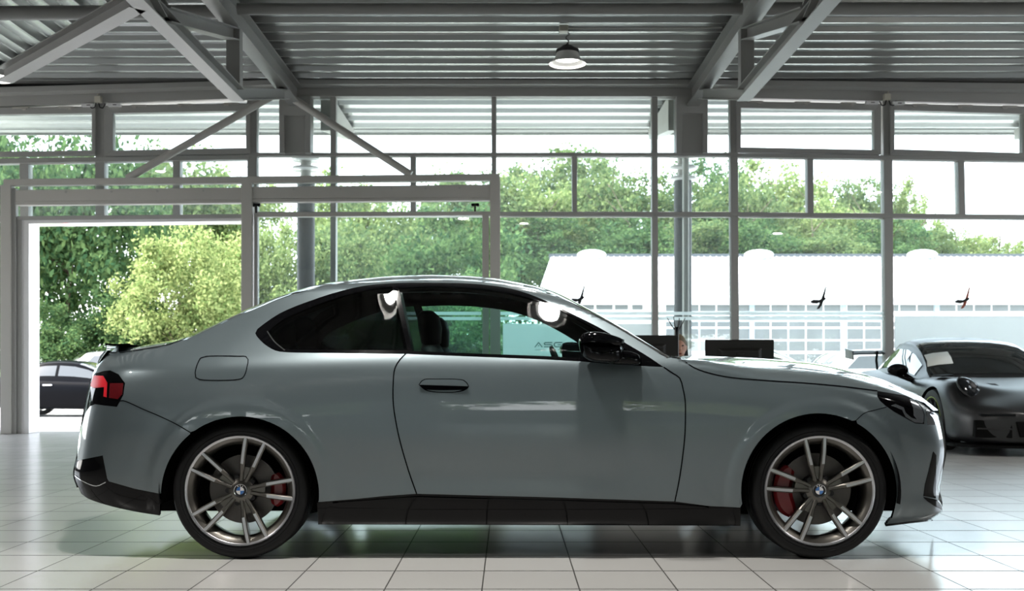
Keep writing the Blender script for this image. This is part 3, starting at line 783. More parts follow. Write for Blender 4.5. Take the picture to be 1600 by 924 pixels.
# near and far body sides: pillar, rail, quarter, front wings, doors
LOWT = [(292, 530.5), (320, 518), (350, 503.5), (375, 492), (392, 485.5), (420, 474), (450, 463.3), (480, 454.5), (500, 449.7), (540, 443.8), (592, 438.3), (642, 435.6), (692, 435), (740, 437), (775, 440.5), (807, 446), (840, 452.3), (875, 464.3), (912, 482.8), (950, 502.8), (987, 524), (1025, 547), (1046, 558.6)]
quarter = cat(spline(LOWT, 5), [(1048, 559.5)], [(1066, 562)], [(1052, 584)], SEAM_DF[:2][::-1], DLO_TOP[::-1], DLO_BOT[::-1][:next(i for i, p in enumerate(DLO_BOT[::-1]) if p[0] > 634)],
              SEAM_DR, SKIRT_TOP_R[::-1], [ARCH_R[-1]], [p for p in ARCH_R[::-1] if p[0] > 297], [(297, 676)], SEAM_RB[::-1][1:], [(182.5, 636)], [(192.5, 617.5), (195, 599), (185, 585), (172, 579), (162, 580), (145, 585)], [(148, 578), (157, 555)], [(163, 549)], lids[:-1])
# the cowl corner belongs to the wing: cut there
quarter = [p for p in quarter if not (p[0] > 1036 and p[1] > 575)]
body = panel('body_side', quarter, M['paint'], CAR, 5)
wing = cat([(1048, 559.5), (1066, 562)], HOODSHUT, [(1371, 611), (1371, 619.5), (1375, 626.5), (1384, 634.5)], [(1385.5, 636.5), (1351, 645.6), (1338, 657)], [p for p in ARCH_F[::-1] if p[0] < 1338 and p[1] < 793], SKIRT_TOP_F[::-1], SEAM_DF[::-1], [(1040, 570)])
panel('front_wing', wing, M['paint'], CAR, 5)
door = cat(SEAM_DF, SKIRT_TOP_D[::-1], SEAM_DR[::-1], DLO_BOT[::-1][next(i for i, p in enumerate(DLO_BOT[::-1]) if p[0] > 634):])
doors = panel('door', door, M['paint'], CAR, 7)

# black window surround and glass
QG = [(419, 519), (426, 511.5), (445, 498), (485, 480.5), (530, 464.5), (570, 454), (613, 448.5), (617, 461), (627, 505), (636.5, 547.5), (560, 547), (453, 546.5), (441, 544.5), (430, 534)]
DG = cat([(622, 449.5)], spline([(622, 449.5), (680, 447.5), (740, 450), (795, 457.5), (840, 470), (880, 487), (920, 508), (950, 527), (985, 551)], 6), [(985, 566)], [(912, 560), (850, 556.5), (775, 553.8), (700, 551), (644, 549)])
def ring(outer, holes):       # surround as strips between the outline and the panes
    return outer
sur = []
# upper bow
inner_top = spline([(419, 519), (426, 511.5), (445, 498), (485, 480.5), (530, 464.5), (570, 454), (613, 448.5), (622, 449), (680, 447.5), (740, 450), (795, 457.5), (840, 470), (880, 487), (920, 508), (950, 527), (985, 551)], 6)
sur.append(cat(DLO_TOP, [(985, 571)], [(985, 551)], inner_top[::-1], [(430, 534), (441, 544.5), (453, 546.5), (453, 550.6), (445, 550.5), (430, 548), (413, 538), (401, 525.5)]))
sur.append(cat([(453, 550.6), (453, 546.5), (560, 547), (636.5, 547.5), (644, 549), (700, 551), (775, 553.8), (850, 556.5), (912, 560), (985, 566), (985, 571), (975, 570.5), (912, 565.5), (850, 562), (775, 559), (700, 556), (634, 553.5), (530, 552)]))
sur.append([(613, 448.5), (622, 449.3), (627, 470), (636, 510), (644, 549), (636.5, 547.5), (627, 505), (617, 461)])
panel('window_surround', sur, M['gloss_black'], CAR, 5, 0.0)
panel('quarter_window', QG, M['glass_dark'], CAR, 8, -0.004, 0.0)
for d_ in doors[:1]: pass
V, T, N = surf([DG], 8, -0.004, 0.0)
emit_panel('door_window', V, T, N, M['glass_car'], doors[0]); emit_panel('door_window', V, T, N, M['glass_car'], doors[1], True)
# bright trim glint line at the quarter window foot
panel('window_trim', [ribbon([(417.5, 517.5), (428, 533), (445, 547.5)], 1.6)], M['chrome'], CAR, 4, 0.002, 0.004)

# inner linings seen through the panes
def lining(name, polys, off, par):
    V, T, N = surf(polys, 12, off, 0.0)
    T = [t[::-1] for t in T]; N = [-n for n in np.array(N)]
    emit_panel(name, V, T, N, M['cabin'], par); emit_panel(name, V, T, N, M['cabin'], par, True)
lq = cat(spline([(480, 452), (540, 441), (642, 434), (740, 436), (840, 451), (912, 483), (987, 525), (1025, 549), (1037, 574)], 6), [(x_, y_ + 9) for x_, y_ in inner_top[::-1]], [(441, 545), (400, 552), (400, 500), (440, 470)])
lining('pillar_lining', [lq], -0.03, CAR)
lining('pillar_lining', [[(611, 447), (627, 449), (648, 552), (632, 552)]], -0.03, CAR)
lining('door_lining', [cat([(400, 552), (634, 556), (1037, 577), (1060, 640), (1050, 770), (500, 770), (500, 690), (400, 640)])], -0.03, CAR)

# ---------------- strips that close the top
def edge3(pts, off=0.0): v, n = march(np.array(pts), off); return v
def strip(name, pts, mats, crown=0.012, bow=0.0, n=14, dz=0.0, dx=0.0, parent=CAR, inset=0.0, smooth_n=None):
    E = edge3(pts); rows = []
    for p in E:
        r = []
        hw = DC - p[1] - inset
        for k in range(-n, n + 1):
            t = k / n; c = 1 - t * t
            r.append((p[0] + bow * c + dx, DC + hw * t, p[2] + crown * c + dz))
        rows.append(r)
    b = MB(); b.grid(rows)
    return b.build(name, mats, parent, smooth=True, angle=180)
def crown_rows(edge, sil, n=18, bow=0.0, pw=2.2, lim=(0.004, 0.14)):
    """rows across the car whose outline from the eye follows the upper line SIL"""
    S = np.array(spline(sil, 4)); E = edge3(edge); t = np.linspace(-1, 1, 2 * n + 1); c = 1 - np.abs(t) ** pw; rows = []
    crs = []
    for p in E:
        hw = DC - p[1]; y = DC + hw * t; x = p[0] + bow * (1 - t * t); lo, hi = lim
        for _ in range(22):
            cr = (lo + hi) / 2; z = p[2] + cr * c
            px = VX + x * F / y; py = VY - (z - CH) * F / y
            if np.max(np.interp(px, S[:, 0], S[:, 1]) - py) > 0: hi = cr
            else: lo = cr
        crs.append(lo)
    crs = np.array(crs); k = np.ones(7) / 7; crs = np.convolve(np.pad(crs, 3, mode='edge'), k, 'valid')
    for p, cr in zip(E, crs):
        hw = DC - p[1]
        rows.append([(p[0] + bow * (1 - q * q), DC + hw * q, p[2] + cr * a) for q, a in zip(t, c)])
    return rows
def crown_strip(name, edge, sil, m, bow=0.0, pw=2.2, dz=0.0):
    rows = crown_rows(edge, sil, bow=bow, pw=pw)
    if dz: rows = [[(a, b_, c_ + dz) for a, b_, c_ in r] for r in rows]
    b = MB(); b.grid(rows); return b.build(name, m, CAR, smooth=True, angle=180)
def span(a, b, pts=None):
    P = spline(pts or TOPL, 5); return [p for p in P if a <= p[0] <= b]
crown_strip('roof', span(474, 818, LOWT), TOPL, M['paint'])
strip('roof_lining', span(470, 850), M['cabin'], 0.010, dz=-0.035)
crown_strip('windscreen', span(812, 1048, LOWT), TOPL, M['glass_car'], 0.035)
crown_strip('rear_window', span(292, 480, LOWT), TOPL, M['glass_dark'], -0.02)
crown_strip('boot_lid', [(166, 548.5), (174, 549.5)] + [p for p in spline(lids[1:-1] + [(292, 530.5)], 5)], [(140, 545), (166, 542), (200, 542), (222, 540.5), (250, 535.5), (270, 532), (292, 527), (310, 520)], M['paint'], pw=3.0)
HOODEDGE = [(1048, 559.5), (1067, 560.5), (1117, 564), (1151, 566.5), (1216, 573), (1270, 579.5), (1320, 585.5), (1350, 591.5), (1386, 603), (1412, 614), (1430, 624)]
def bonnet():
    HB = spline(HOODEDGE, 5); rows = crown_rows(HB, HOODTOP)
    zn = 0.70; pn = PN(np.linspace(0, .4, 900)) * float(SIDE(zn))
    for f in (.5, 1.0):      # roll over the nose
        r = []
        for (x_, y_, z_) in rows[len(HB) - 1]:
            xe = float(XN(zn)) - float(np.interp(abs(y_ - DC), pn, np.linspace(0, .4, 900)))
            r.append((x_ + (xe - x_) * f, y_, z_ + (zn - z_) * (f ** 1.6)))
        rows.append(r)
    b = MB(); b.grid(rows); return b.build('bonnet', M['paint'], CAR, smooth=True, angle=180)
bonnet()
strip('cowl', [(1030, 552), (1046, 558), (1060, 560)], M['matt_black'], 0.0, dz=-0.012)
hood_side = cat(spline(HOODEDGE, 6), [(1430, 626), (1417, 618.5), (1399.6, 616), (1371, 611)], HOODSHUT[::-1])
panel('bonnet_edge', hood_side, M['paint'], CAR, 6)
panel('nose_corner', [(1430, 624), (1434, 619.5), (1452, 631), (1463, 640.5), (1457, 643), (1445, 648), (1441, 637)], M['paint'], CAR, 4)
# screen frame glint along the pillar
panel('windscreen_trim', [ribbon([(842, 452.5), (875, 464), (912, 482.5), (950, 502.6), (987, 523.8), (1025, 546.8), (1044, 558)], [1.0, 1.6, 2.2, 3.0])], M['chrome'], CAR, 4, 0.004, 0.006)
# spoiler lip
sp_ = MB(); rows = []
for k in range(-16, 17):
    t = k / 16; yy = DC + 0.66 * t; bx = -2.10 + 0.10 * t * t + 0.03 * abs(t) ** 6
    rows.append([(bx - 0.03, yy, 1.023), (bx - 0.032, yy, 1.031), (bx + 0.03, yy, 1.028), (bx + 0.10, yy, 1.031), (bx + 0.09, yy, 1.025), (bx + 0.02, yy, 1.019), (bx - 0.03, yy, 1.023)])
sp_.grid(rows); sp_.build('spoiler_lip', M['gloss_black'], CAR, smooth=True)

# ---------------- bumpers
rb = cat(SEAM_RB, [(297, 676)], [p for p in ARCH_R[::-1] if p[0] < 297], [(250.5, 772), (210, 764), (170, 752.5), (167.5, 748), (160.5, 712), (121, 720)], spline([(121, 720), (121.5, 700), (124, 680), (131, 654), (135, 643)], 5), [(141, 635), (149, 632), (163, 634), (182.5, 636)])
panel('rear_bumper', rb, M['paint'], CAR, 7)
rv = cat([(121, 720), (160.5, 712), (167.5, 748), (170, 752.5), (210, 764), (250.5, 772), (249.5, 806)], spline([(249.5, 806), (212, 800), (170, 790.5), (136.5, 779), (127, 772)], 6), [(118, 752), (115.5, 741), (118, 728)])
panel('rear_valance', rv, M['gloss_black'], CAR, 6, 0.0)
panel('valance_gloss_line', [ribbon([(116, 743), (125, 750), (150, 760), (165, 754)], 1.2)], M['chrome'], CAR, 4, 0.002, 0.003)  # chrome ribbon stands in for the gloss highlight along the valance crest
fbp = cat([(1338, 657), (1351, 645.6), (1385.5, 636.5), (1384, 634.5)], [(1397, 643.5), (1415, 653.5), (1430, 662), (1444, 663), (1445, 648)], [(1452, 640)], spline([(1463, 641), (1468, 660), (1472, 680), (1475, 701), (1473, 732), (1469, 763), (1466, 780)], 5), [(1472, 790), (1473, 800), (1455, 812.5), (1420, 816), (1384, 820.5)], [(1391, 812)], [p for p in ARCH_F[::-1] if p[0] > 1338 and p[1] < 812])
panel('front_bumper', fbp, M['paint'], CAR, 6)
panel('bumper_lip', [[(1384, 820), (1420, 815.5), (1456, 812), (1458, 814), (1420, 818.5), (1384, 823)]], M['gloss_black'], CAR, 5, 0.001)
panel('air_curtain', [[(1459, 706), (1463, 712), (1462.5, 779), (1443.5, 775.5), (1446, 758), (1452, 735)]], M['gloss_black'], CAR, 4, 0.003)
panel('lip_blade', [[(1443, 777), (1463, 781), (1471.5, 790), (1472.5, 797), (1462, 792), (1450, 784)]], M['gloss_black'], CAR, 4, 0.003)
panel('grille_corner', [[(1447, 640), (1457, 637.5), (1462, 650), (1463, 664), (1450, 664)]], M['chrome'], CAR, 4, 0.003)
# centre faces of both bumpers between the side panels
def fascia(name, sgn, z0, z1, mats, vmax=0.62, nz=24, off=-0.002, v0=None):
    rows = []
    for z in np.linspace(z0, z1, nz):
        xe = float(XN(z)) if sgn > 0 else float(XT(z)); s = float(SIDE(z))
        tt = np.linspace(0, .4, 900); pp_ = PN(tt) * s
        r = []
        for v in np.linspace(-vmax if v0 is None else v0, vmax, 41):
            t = float(np.interp(abs(v), pp_, tt)); r.append((sgn * (xe - t + off), DC + v, z))
        rows.append(r)
    b = MB(); b.grid(rows); return b.build(name, mats, CAR, smooth=True, angle=180)
fascia('nose_face', 1, 0.17, 0.70, M['paint']); fascia('tail_face', -1, 0.45, 1.0, M['paint']); fascia('valance_face', -1, 0.30, 0.46, M['gloss_black'])
for a, c in ((0.03, 0.36), (-0.36, -0.03)): fascia('kidney_grille', 1, 0.5, 0.68, M['gloss_black'], c, 10, 0.006, a)
fascia('lower_intake', 1, 0.24, 0.42, M['matt_black'], 0.42, 10, 0.004)

# ---------------- lamps
for hl in panel('headlamp', HL, M['gloss_black'], CAR, 4, 0.001): pass
def sub_on(parent_pair, name, poly, m, off, step=3.5, thick=0.004):
    V, T, N = surf([poly], step, off, thick)
    emit_panel(name, V, T, N, M[m], parent_pair[0]); emit_panel(name, V, T, N, M[m], parent_pair[1], True)
hp = [o for o in bpy.data.objects if o.name.startswith('headlamp')]
sub_on(hp, 'lens_insert', [(1421, 622.5), (1430, 627), (1440, 638), (1443.5, 648), (1443, 660), (1436, 659), (1428, 649), (1427, 638)], 'lamp_lens', 0.003)
sub_on(hp, 'light_guide', [(1392, 634), (1399, 631.5), (1412, 637), (1415, 645), (1424, 653), (1442, 659), (1442, 661.5), (1430, 660.5), (1415, 651.5), (1410, 641), (1400, 636.5)], 'lamp_lens', 0.003)
tl = panel('tail_lamp', TLAMP, M['gloss_black'], CAR, 4, 0.001)
sub_on(tl, 'light_bar', [(141.5, 601), (146, 587), (161, 587.5), (167.5, 598.5), (166, 621), (161.5, 620), (162.5, 605), (146, 606.5), (142, 604)], 'lamp_red', 0.004)
sub_on(tl, 'red_reflector', [(171.5, 599), (192.5, 599), (191, 616), (184, 624), (170, 622)], 'lamp_dark_red', 0.003)

# ---------------- skirts, flap, handle, gaps
sk = cat([(495.5, 786), (556, 780), (600, 775.5), (651, 772), (861, 777.5), (1054.5, 784), (1106, 791), (1157, 793.5), (1157, 822), (497, 820)])
panel('side_skirt', sk, M['gloss_black'], CAR, 8, 0.0)
panel('skirt_blade', [[(520, 787), (651, 777), (861, 783), (1054, 789), (1108, 794), (1108, 801), (1054, 803), (861, 801.5), (651, 797), (540, 793)]], M['gloss_black'], CAR, 8, 0.012, 0.02)
seam('bonnet_gap', HOODSHUT, CAR, 1.8); seam('door_gap', SEAM_DF, CAR, 2.0); seam('door_gap', SEAM_DR, CAR, 2.0)
seam('bumper_gap', SEAM_RB, CAR, 1.6); seam('bumper_gap', [(1338, 657), (1351, 645.8), (1368, 641), (1385.5, 636.5)], CAR, 1.3); seam('cowl_gap', [(1030, 552), (1040, 557), (1064, 560.5)], CAR, 1.2)
seam('boot_gap', [(187, 551.5), (222, 546), (258, 539.5), (280, 533), (290, 528.5)], CAR, 1.0)
fl = [(313, 560), (322, 557.3), (375, 557), (384, 557.3), (387.7, 562), (386, 573), (384, 582), (379, 591), (370, 593.5), (312, 593.3), (306, 590.5), (305, 583), (308, 570), (313, 560)]
seam('fuel_flap', fl, CAR, 1.5, both=False)
hn = [(654, 601.5), (658, 595.5), (663, 592.6), (680, 592), (725, 594), (730, 598), (733, 604)]
hb_ = [(733, 604), (731, 607.5), (725, 611), (712, 613.5), (695, 614), (676, 613), (664, 610), (654, 601.5)]
def on_door(name, polys, m, off, step=4, thick=0.006):
    V, T, N = surf(polys, step, off, thick)
    emit_panel(name, V, T, N, M[m], doors[0]); emit_panel(name, V, T, N, M[m], doors[1], True)
on_door('handle_recess_shade', [cat(spline(hn, 4), spline(hb_, 4))], 'seam', 0.0008, thick=0)  # flat black patch painting the shade inside the handle recess
on_door('door_handle', [cat(spline([(655.5, 601.3), (659, 596.5), (663.5, 593.8), (680, 593.2), (724, 595.2), (728.5, 598.8), (731.5, 603.6)], 4), [(731.5, 603.6), (655.5, 601.6)])], 'paint', 0.012, thick=0.012)
on_door('handle_bowl', [cat(spline([(666, 609.5), (690, 610), (722, 609.8)], 4), spline([(722, 609.8), (711, 612.3), (695, 612.8), (677, 611.8), (666, 609.5)], 4))], 'paint', 0.002, thick=0.002)

# ---------------- mirrors
def mirror_part(name, outline, dn, df, m, par, sub=2):
    """rounded housing from a pixel outline, spreading between depths dn and df"""
    P = spline(outline + [outline[0]], 5)[:-1]; c = np.mean(P, 0); b = MB(); rows = []
    prof = [(0.55, 0.0), (0.86, 0.06), (1.0, 0.3), (1.0, 0.6), (0.92, 0.9), (0.6, 1.0)]
    for s, t in prof:
        d = dn + (df - dn) * t
        rows.append([tuple(pt(c[0] + (p[0] - c[0]) * s, c[1] + (p[1] - c[1]) * s, dn + (df - dn) * 0.3) + Vector((0, d - dn - (df - dn) * 0.3, 0))) for p in P])
    n = len(P); vs = [p for r in rows for p in r]; fs = []
    for i in range(len(rows) - 1):
        fs += [(i * n + j, i * n + (j + 1) % n, (i + 1) * n + (j + 1) % n, (i + 1) * n + j) for j in range(n)]
    fs += [tuple(range(n)), tuple(range((len(rows) - 1) * n, len(rows) * n))]
    b.add(vs, fs)
    o = b.build(name, M[m], par[0], smooth=True, angle=50)
    b2 = MB(); b2.add([(v[0], 2 * DC - v[1], v[2]) for v in vs], fs); b2.build(name, M[m], par[1], smooth=True, angle=50)
mp = [empty('wing_mirror', pt(940, 545, 5.08), parent=CAR), empty('wing_mirror', (0.44, 2 * DC - 5.08, 1.0), parent=CAR)]
mirror_part('mirror_cap', [(905, 537), (906, 529), (912, 521.5), (924, 518.8), (940, 519.5), (955, 523), (968, 527.5), (975.5, 531), (972, 541), (950, 539.5), (925, 538.5)], 4.97, 5.14, 'gloss_black', mp)
mirror_part('mirror_housing', [(905.5, 537), (925, 538.8), (950, 540), (972, 541.5), (974, 552), (972, 561), (962, 566.5), (942, 566.5), (925, 564.5), (912, 557), (907, 547)], 4.98, 5.14, 'gloss_black', mp)
mirror_part('mirror_arm', [(945, 558), (975, 548), (1000, 556), (1002, 568), (975, 570.5), (950, 567)], 5.06, 5.2, 'gloss_black', mp)

# ---------------- wheels
def make_wheel(xc, ph, cal_a, big):
    wy = 5.125; zc = 0.326
    r = empty('wheel', (xc, wy, zc), parent=CAR)
    C = (xc, wy, zc)
    tp = [(0.262, 0.20), (0.30, 0.215), (0.318, 0.205), (0.326, 0.185), (0.3265, 0.16), (0.3225, 0.157), (0.3225, 0.151), (0.3265, 0.148), (0.3265, 0.113), (0.3225, 0.11), (0.3225, 0.104), (0.3265, 0.101), (0.3265, 0.066), (0.3225, 0.063), (0.3225, 0.057), (0.326, 0.054),
          (0.3245, 0.032), (0.319, 0.014), (0.308, 0.004), (0.296, 0.0), (0.285, 0.001), (0.283, 0.003), (0.281, 0.001), (0.27, 0.004), (0.262, 0.010)]
    MB().lathe(tp, 72, 'Y', C).build('tyre', M['rubber'], r, smooth=True, angle=35)
    b = MB()
    b.lathe([(0.256, 0.20), (0.236, 0.17), (0.222, 0.09), (0.219, 0.05), (0.221, 0.034), (0.236, 0.017), (0.250, 0.007)], 72, 'Y', C, 0)
    b.lathe([(0.250, 0.007), (0.254, 0.003), (0.261, 0.001), (0.2645, 0.006), (0.262, 0.02)], 72, 'Y', C, 1)
    b.build('rim', [M['rim_grey'], M['rim_silver']], r, smooth=True, angle=35, recalc=False)
    for k in range(5):
        ang = math.radians(ph + 72 * k); ra = Vector((math.cos(ang), 0, math.sin(ang))); la = Vector((-math.sin(ang), 0, math.cos(ang)))
        web = MB()
        for y0, y1 in ((0.026, 0.045),):
            q = [(0.04, -0.012), (0.115, -0.026), (0.115, 0.026), (0.04, 0.012)]
            vs = [Vector(C) + ra * a + la * c + Vector((0, y, 0)) for y in (y0, y1) for a, c in q]
            web.hexa(vs)
        for s in (-1, 1):
            sp = MB(); st = [(0.036, 0.010, 0.010, 0.019), (0.085, 0.0195, 0.0095, 0.015), (0.125, 0.028, 0.0125, 0.006), (0.18, 0.0365, 0.012, 0.003), (0.252, 0.0465, 0.012, 0.004)]
            rows = []
            for a, c, hw, y in st:
                base = Vector(C) + ra * a + la * (s * c)
                rows.append([base + la * (-hw * .55) + Vector((0, y, 0)), base + la * (hw * .55) + Vector((0, y, 0)), base + la * (hw) + Vector((0, y + .005, 0)), base + la * hw + Vector((0, y + .034, 0)), base - la * hw + Vector((0, y + .034, 0)), base - la * hw + Vector((0, y + .005, 0))])
            for i in range(len(rows) - 1):
                vs = rows[i] + rows[i + 1]
                for j in range(6):
                    sp.add([vs[j], vs[(j + 1) % 6], vs[6 + (j + 1) % 6], vs[6 + j]], [(0, 1, 2, 3)], 1 if j == 0 and i >= 2 else 0)
            sp.build('spoke', [M['rim_grey'], M['rim_silver']], r, merge=True)
        web.build('spoke_web', M['rim_grey'], r)
    b = MB(); b.lathe([(0.0, 0.02), (0.03, 0.02), (0.034, 0.014), (0.046, 0.018), (0.06, 0.03), (0.062, 0.07), (0.0, 0.07)], 40, 'Y', C); b.build('hub', M['rim_grey'], r, smooth=True, angle=35)
    for k in range(5):
        a = math.radians(ph + 36 + 72 * k); p = Vector(C) + Vector((0.064 * math.cos(a), 0.03, 0.064 * math.sin(a)))
        MB().tube(p, p + Vector((0, 0.035, 0)), 0.0125, 12).build('wheel_bolt', M['matt_black'], r, smooth=True)
    # roundel
    b = MB()
    b.lathe([(0.0285, 0.013), (0.031, 0.0125), (0.0325, 0.016)], 36, 'Y', C, 3)
    b.lathe([(0.0185, 0.0118), (0.0285, 0.0118)], 36, 'Y', C, 2)
    for qd in range(4):
        n = 9; vs = [(C[0], C[1] + 0.0112, C[2])] + [(C[0] + 0.0185 * math.cos(t), C[1] + 0.0112, C[2] + 0.0185 * math.sin(t)) for t in [math.radians(90 * qd + 90 * i / n) for i in range(n + 1)]]
        b.add(vs, [(0, i + 1, i + 2) for i in range(n)], 0 if qd in (1, 3) else 1)
    for a in (62, 90, 118):      # three small marks on the dark ring
        t = math.radians(a); b.bar((C[0] + 0.021 * math.cos(t), C[1] + 0.0113, C[2] + 0.021 * math.sin(t)), (C[0] + 0.0265 * math.cos(t), C[1] + 0.0113, C[2] + 0.0265 * math.sin(t)), 0.004, 0.0006, (0, 1, 0), 1)
    b.build('hub_cap', [M['blue'], M['white'], M['matt_black'], M['chrome']], r)
    MB().lathe([(0.075, 0.085), (0.172 if big else 0.165, 0.085), (0.172 if big else 0.165, 0.105), (0.075, 0.105), (0.07, 0.06), (0.0, 0.06)], 56, 'Y', C).build('brake_disc', M['disc'], r, smooth=True, angle=35)
    b = MB(); a0, a1 = (cal_a - (42 if big else 26), cal_a + (42 if big else 26)); rows = []
    for a in np.linspace(a0, a1, 14):
        t = math.radians(a); e = abs((a - cal_a) / (a1 - cal_a)); ri = (0.118 if big else 0.135) + 0.02 * e ** 4; ro = 0.208 - 0.02 * e ** 4
        rows.append([(C[0] + q * math.cos(t), C[1] + y, C[2] + q * math.sin(t)) for q, y in ((ri, .085), (ri, .062), (ri + .02, .048), (ro - .015, .048), (ro, .06), (ro, .12))])
    b.grid(rows); b.add(rows[0] + [], [(0, 1, 2, 3, 4, 5)]); b.add(rows[-1], [(5, 4, 3, 2, 1, 0)])
    b.build('brake_caliper', M['caliper'], r, smooth=True, angle=35)
    return r
def mirror_wheel(r):
    c = empty('wheel', (r.location.x, 2 * DC - r.location.y, r.location.z), parent=CAR)
    c.rotation_euler = (0, 0, math.pi)
    for ch in [k for k in bpy.data.objects if k.parent == r]:
        k = ch.copy(); COL.objects.link(k); k.parent = c; k.matrix_parent_inverse = ch.matrix_parent_inverse
W1 = make_wheel(-1.2755, 1.5, 0, False); W2 = make_wheel(1.4755, 95 - 72, 183, True)
mirror_wheel(W1); mirror_wheel(W2)

# ---------------- dark inside: wheel housings, floor pan, bulkheads
for xc in (-1.2755, 1.4755):
    for s in (-1, 1):
        b = MB(); rows = []
        for y in (0.60, 0.895):
            rows.append([(xc + 0.384 * math.cos(t), DC + s * y, 0.322 + 0.384 * math.sin(t)) for t in np.linspace(math.radians(-9), math.radians(189), 40)])
        b.grid(rows)
        q = [(xc + 0.384 * math.cos(t), DC + s * 0.60, 0.322 + 0.384 * math.sin(t)) for t in np.linspace(math.radians(-9), math.radians(189), 40)]
        b.add(q, [tuple(range(40))]); b.build('wheel_housing', M['liner'], CAR, smooth=True, angle=60)
b = MB(); b.box((-1.75, DC - 0.58, 0.19), (1.95, DC + 0.58, 0.34)); b.box((-0.86, DC - 0.82, 0.175), (1.06, DC + 0.82, 0.3)); b.box((-2.05, DC - 0.6, 0.25), (-1.68, DC + 0.6, 0.6)); b.box((1.88, DC - 0.55, 0.19), (2.1, DC + 0.55, 0.6))
b.box((0.95, DC - 0.6, 0.3), (1.06, DC + 0.6, 0.86)); b.box((1.05, DC - 0.58, 0.3), (1.9, DC + 0.58, 0.70)); b.box((-1.68, DC - 0.58, 0.3), (-1.2, DC + 0.58, 0.88))
b.build('underbody', M['liner'], CAR)
b = MB(); b.hexa([(0.55, DC - .74, .6), (1.02, DC - .72, .6), (1.02, DC + .72, .6), (0.55, DC + .74, .6), (0.52, DC - .74, .93), (1.0, DC - .68, .955), (1.0, DC + .68, .955), (0.52, DC + .74, .93)])
b.build('dashboard', M['cabin'], CAR, bevel=0.03)
b = MB(); b.box((-1.6, DC - .70, .84), (-1.0, DC + .70, .90)); b.build('parcel_shelf', M['cabin'], CAR, bevel=0.02)
def seat(x, y, rear=False):
    r = empty('rear_seat' if rear else 'front_seat', (x, y, 0.3), parent=CAR)
    w = .30 if rear else .25
    def loft(nm, st):
        b = MB(); rows = []
        for x_, z_, hw, th, tilt in st:
            c_, s_ = math.cos(tilt), math.sin(tilt)
            rows.append([(x + x_ + th * math.cos(a) * c_, y + hw * (abs(math.sin(a)) ** .6) * (1 if math.sin(a) >= 0 else -1), z_ + th * math.cos(a) * s_) for a in np.linspace(0, 2 * math.pi, 25)[:-1]])
        n = 24; vs = [p for q in rows for p in q]; fs = []
        for i in range(len(rows) - 1): fs += [(i * n + j, i * n + (j + 1) % n, (i + 1) * n + (j + 1) % n, (i + 1) * n + j) for j in range(n)]
        fs += [tuple(range(n)), tuple(range((len(rows) - 1) * n, len(rows) * n))]
        b.add(vs, fs); b.build(nm, M['cabin'], r, smooth=True, angle=70)
    loft('seat_back', [(-.02, .46, w * .8, .05, 0), (-.04, .52, w, .085, 0), (-.09, .7, w, .075, 0), (-.15, .9, w * .95, .065, 0), (-.18, 1.0, w * .8, .055, 0), (-.185, 1.03, w * .5, .045, 0)])
    loft('headrest', [(-.185, 1.02, .07, .03, 0), (-.185, 1.04, .125, .05, 0), (-.19, 1.12, .135, .06, 0), (-.20, 1.18, .125, .055, 0), (-.205, 1.205, .08, .03, 0)])
    b = MB(); b.box((x - .05, y - w, .32), (x + .48, y + w, .50)); b.build('seat_cushion', M['cabin'], r, bevel=0.05)
seat(-.22, DC - .37); seat(-.22, DC + .37); seat(-1.0, DC - .33, True); seat(-1.0, DC + .33, True)
b = MB(); c0 = Vector((0.32, DC + .37, .86)); ax = Vector((.92, 0, .38)).normalized(); u = Vector((0, 1, 0)); v = ax.cross(u)
n, k = 40, 8; vs = []
for i in range(n):
    t = 2 * math.pi * i / n; rad = u * math.cos(t) + v * math.sin(t)
    vs += [c0 + rad * (.18 + .014 * math.cos(q)) + ax * .014 * math.sin(q) for q in [2 * math.pi * j / k for j in range(k)]]
b.add(vs, [(i * k + j, ((i + 1) % n) * k + j, ((i + 1) % n) * k + (j + 1) % k, i * k + (j + 1) % k) for i in range(n) for j in range(k)])
b.bar(c0 - u * .17, c0 + u * .17, .05, .02, ax); b.bar(c0, c0 - v * .17, .05, .02, ax); b.tube(c0, c0 + ax * .25, .04)
b.build('steering_wheel', M['cabin'], CAR, smooth=True, angle=40)
# ================================================================== lofted cars
M['carbon_matt'] = mat('matt_dark_grey_paint', (0.011, 0.0113, 0.012), 0.38, 0.0, 0.0, spec=0.55, var=0.06)
M['white_paint'] = mat('white_car_paint', (0.78, 0.79, 0.80), 0.2, 0, 1, var=0.02)
M['silver_paint'] = mat('silver_car_paint', (0.42, 0.44, 0.46), 0.25, 0.5, 1, var=0.02)
M['black_paint'] = mat('dark_blue_black_paint', (0.0007, 0.0008, 0.0018), 0.3, 0, 0.0, spec=.06, var=0.05)
M['dark_glass'] = mat('dark_car_window', (0.010, 0.013, 0.013), 0.04, 0, 0.6, spec=0.8, var=0.05)
M['yellow_green'] = mat('rim_ring_green', (0.30, 0.42, 0.05), 0.4, var=0.05)
M['louvre'] = mat('slat_black', (0.002, 0.002, 0.002), 0.7, spec=0.1, var=0.05)
M['lamp_smoked'] = mat('smoked_lamp_glass', (0.008, 0.009, 0.010), 0.12, 0, 0.0, spec=0.3, var=0.1)
M['paper'] = mat('price_paper', (0.75, 0.78, 0.74), 0.7, var=0.03)

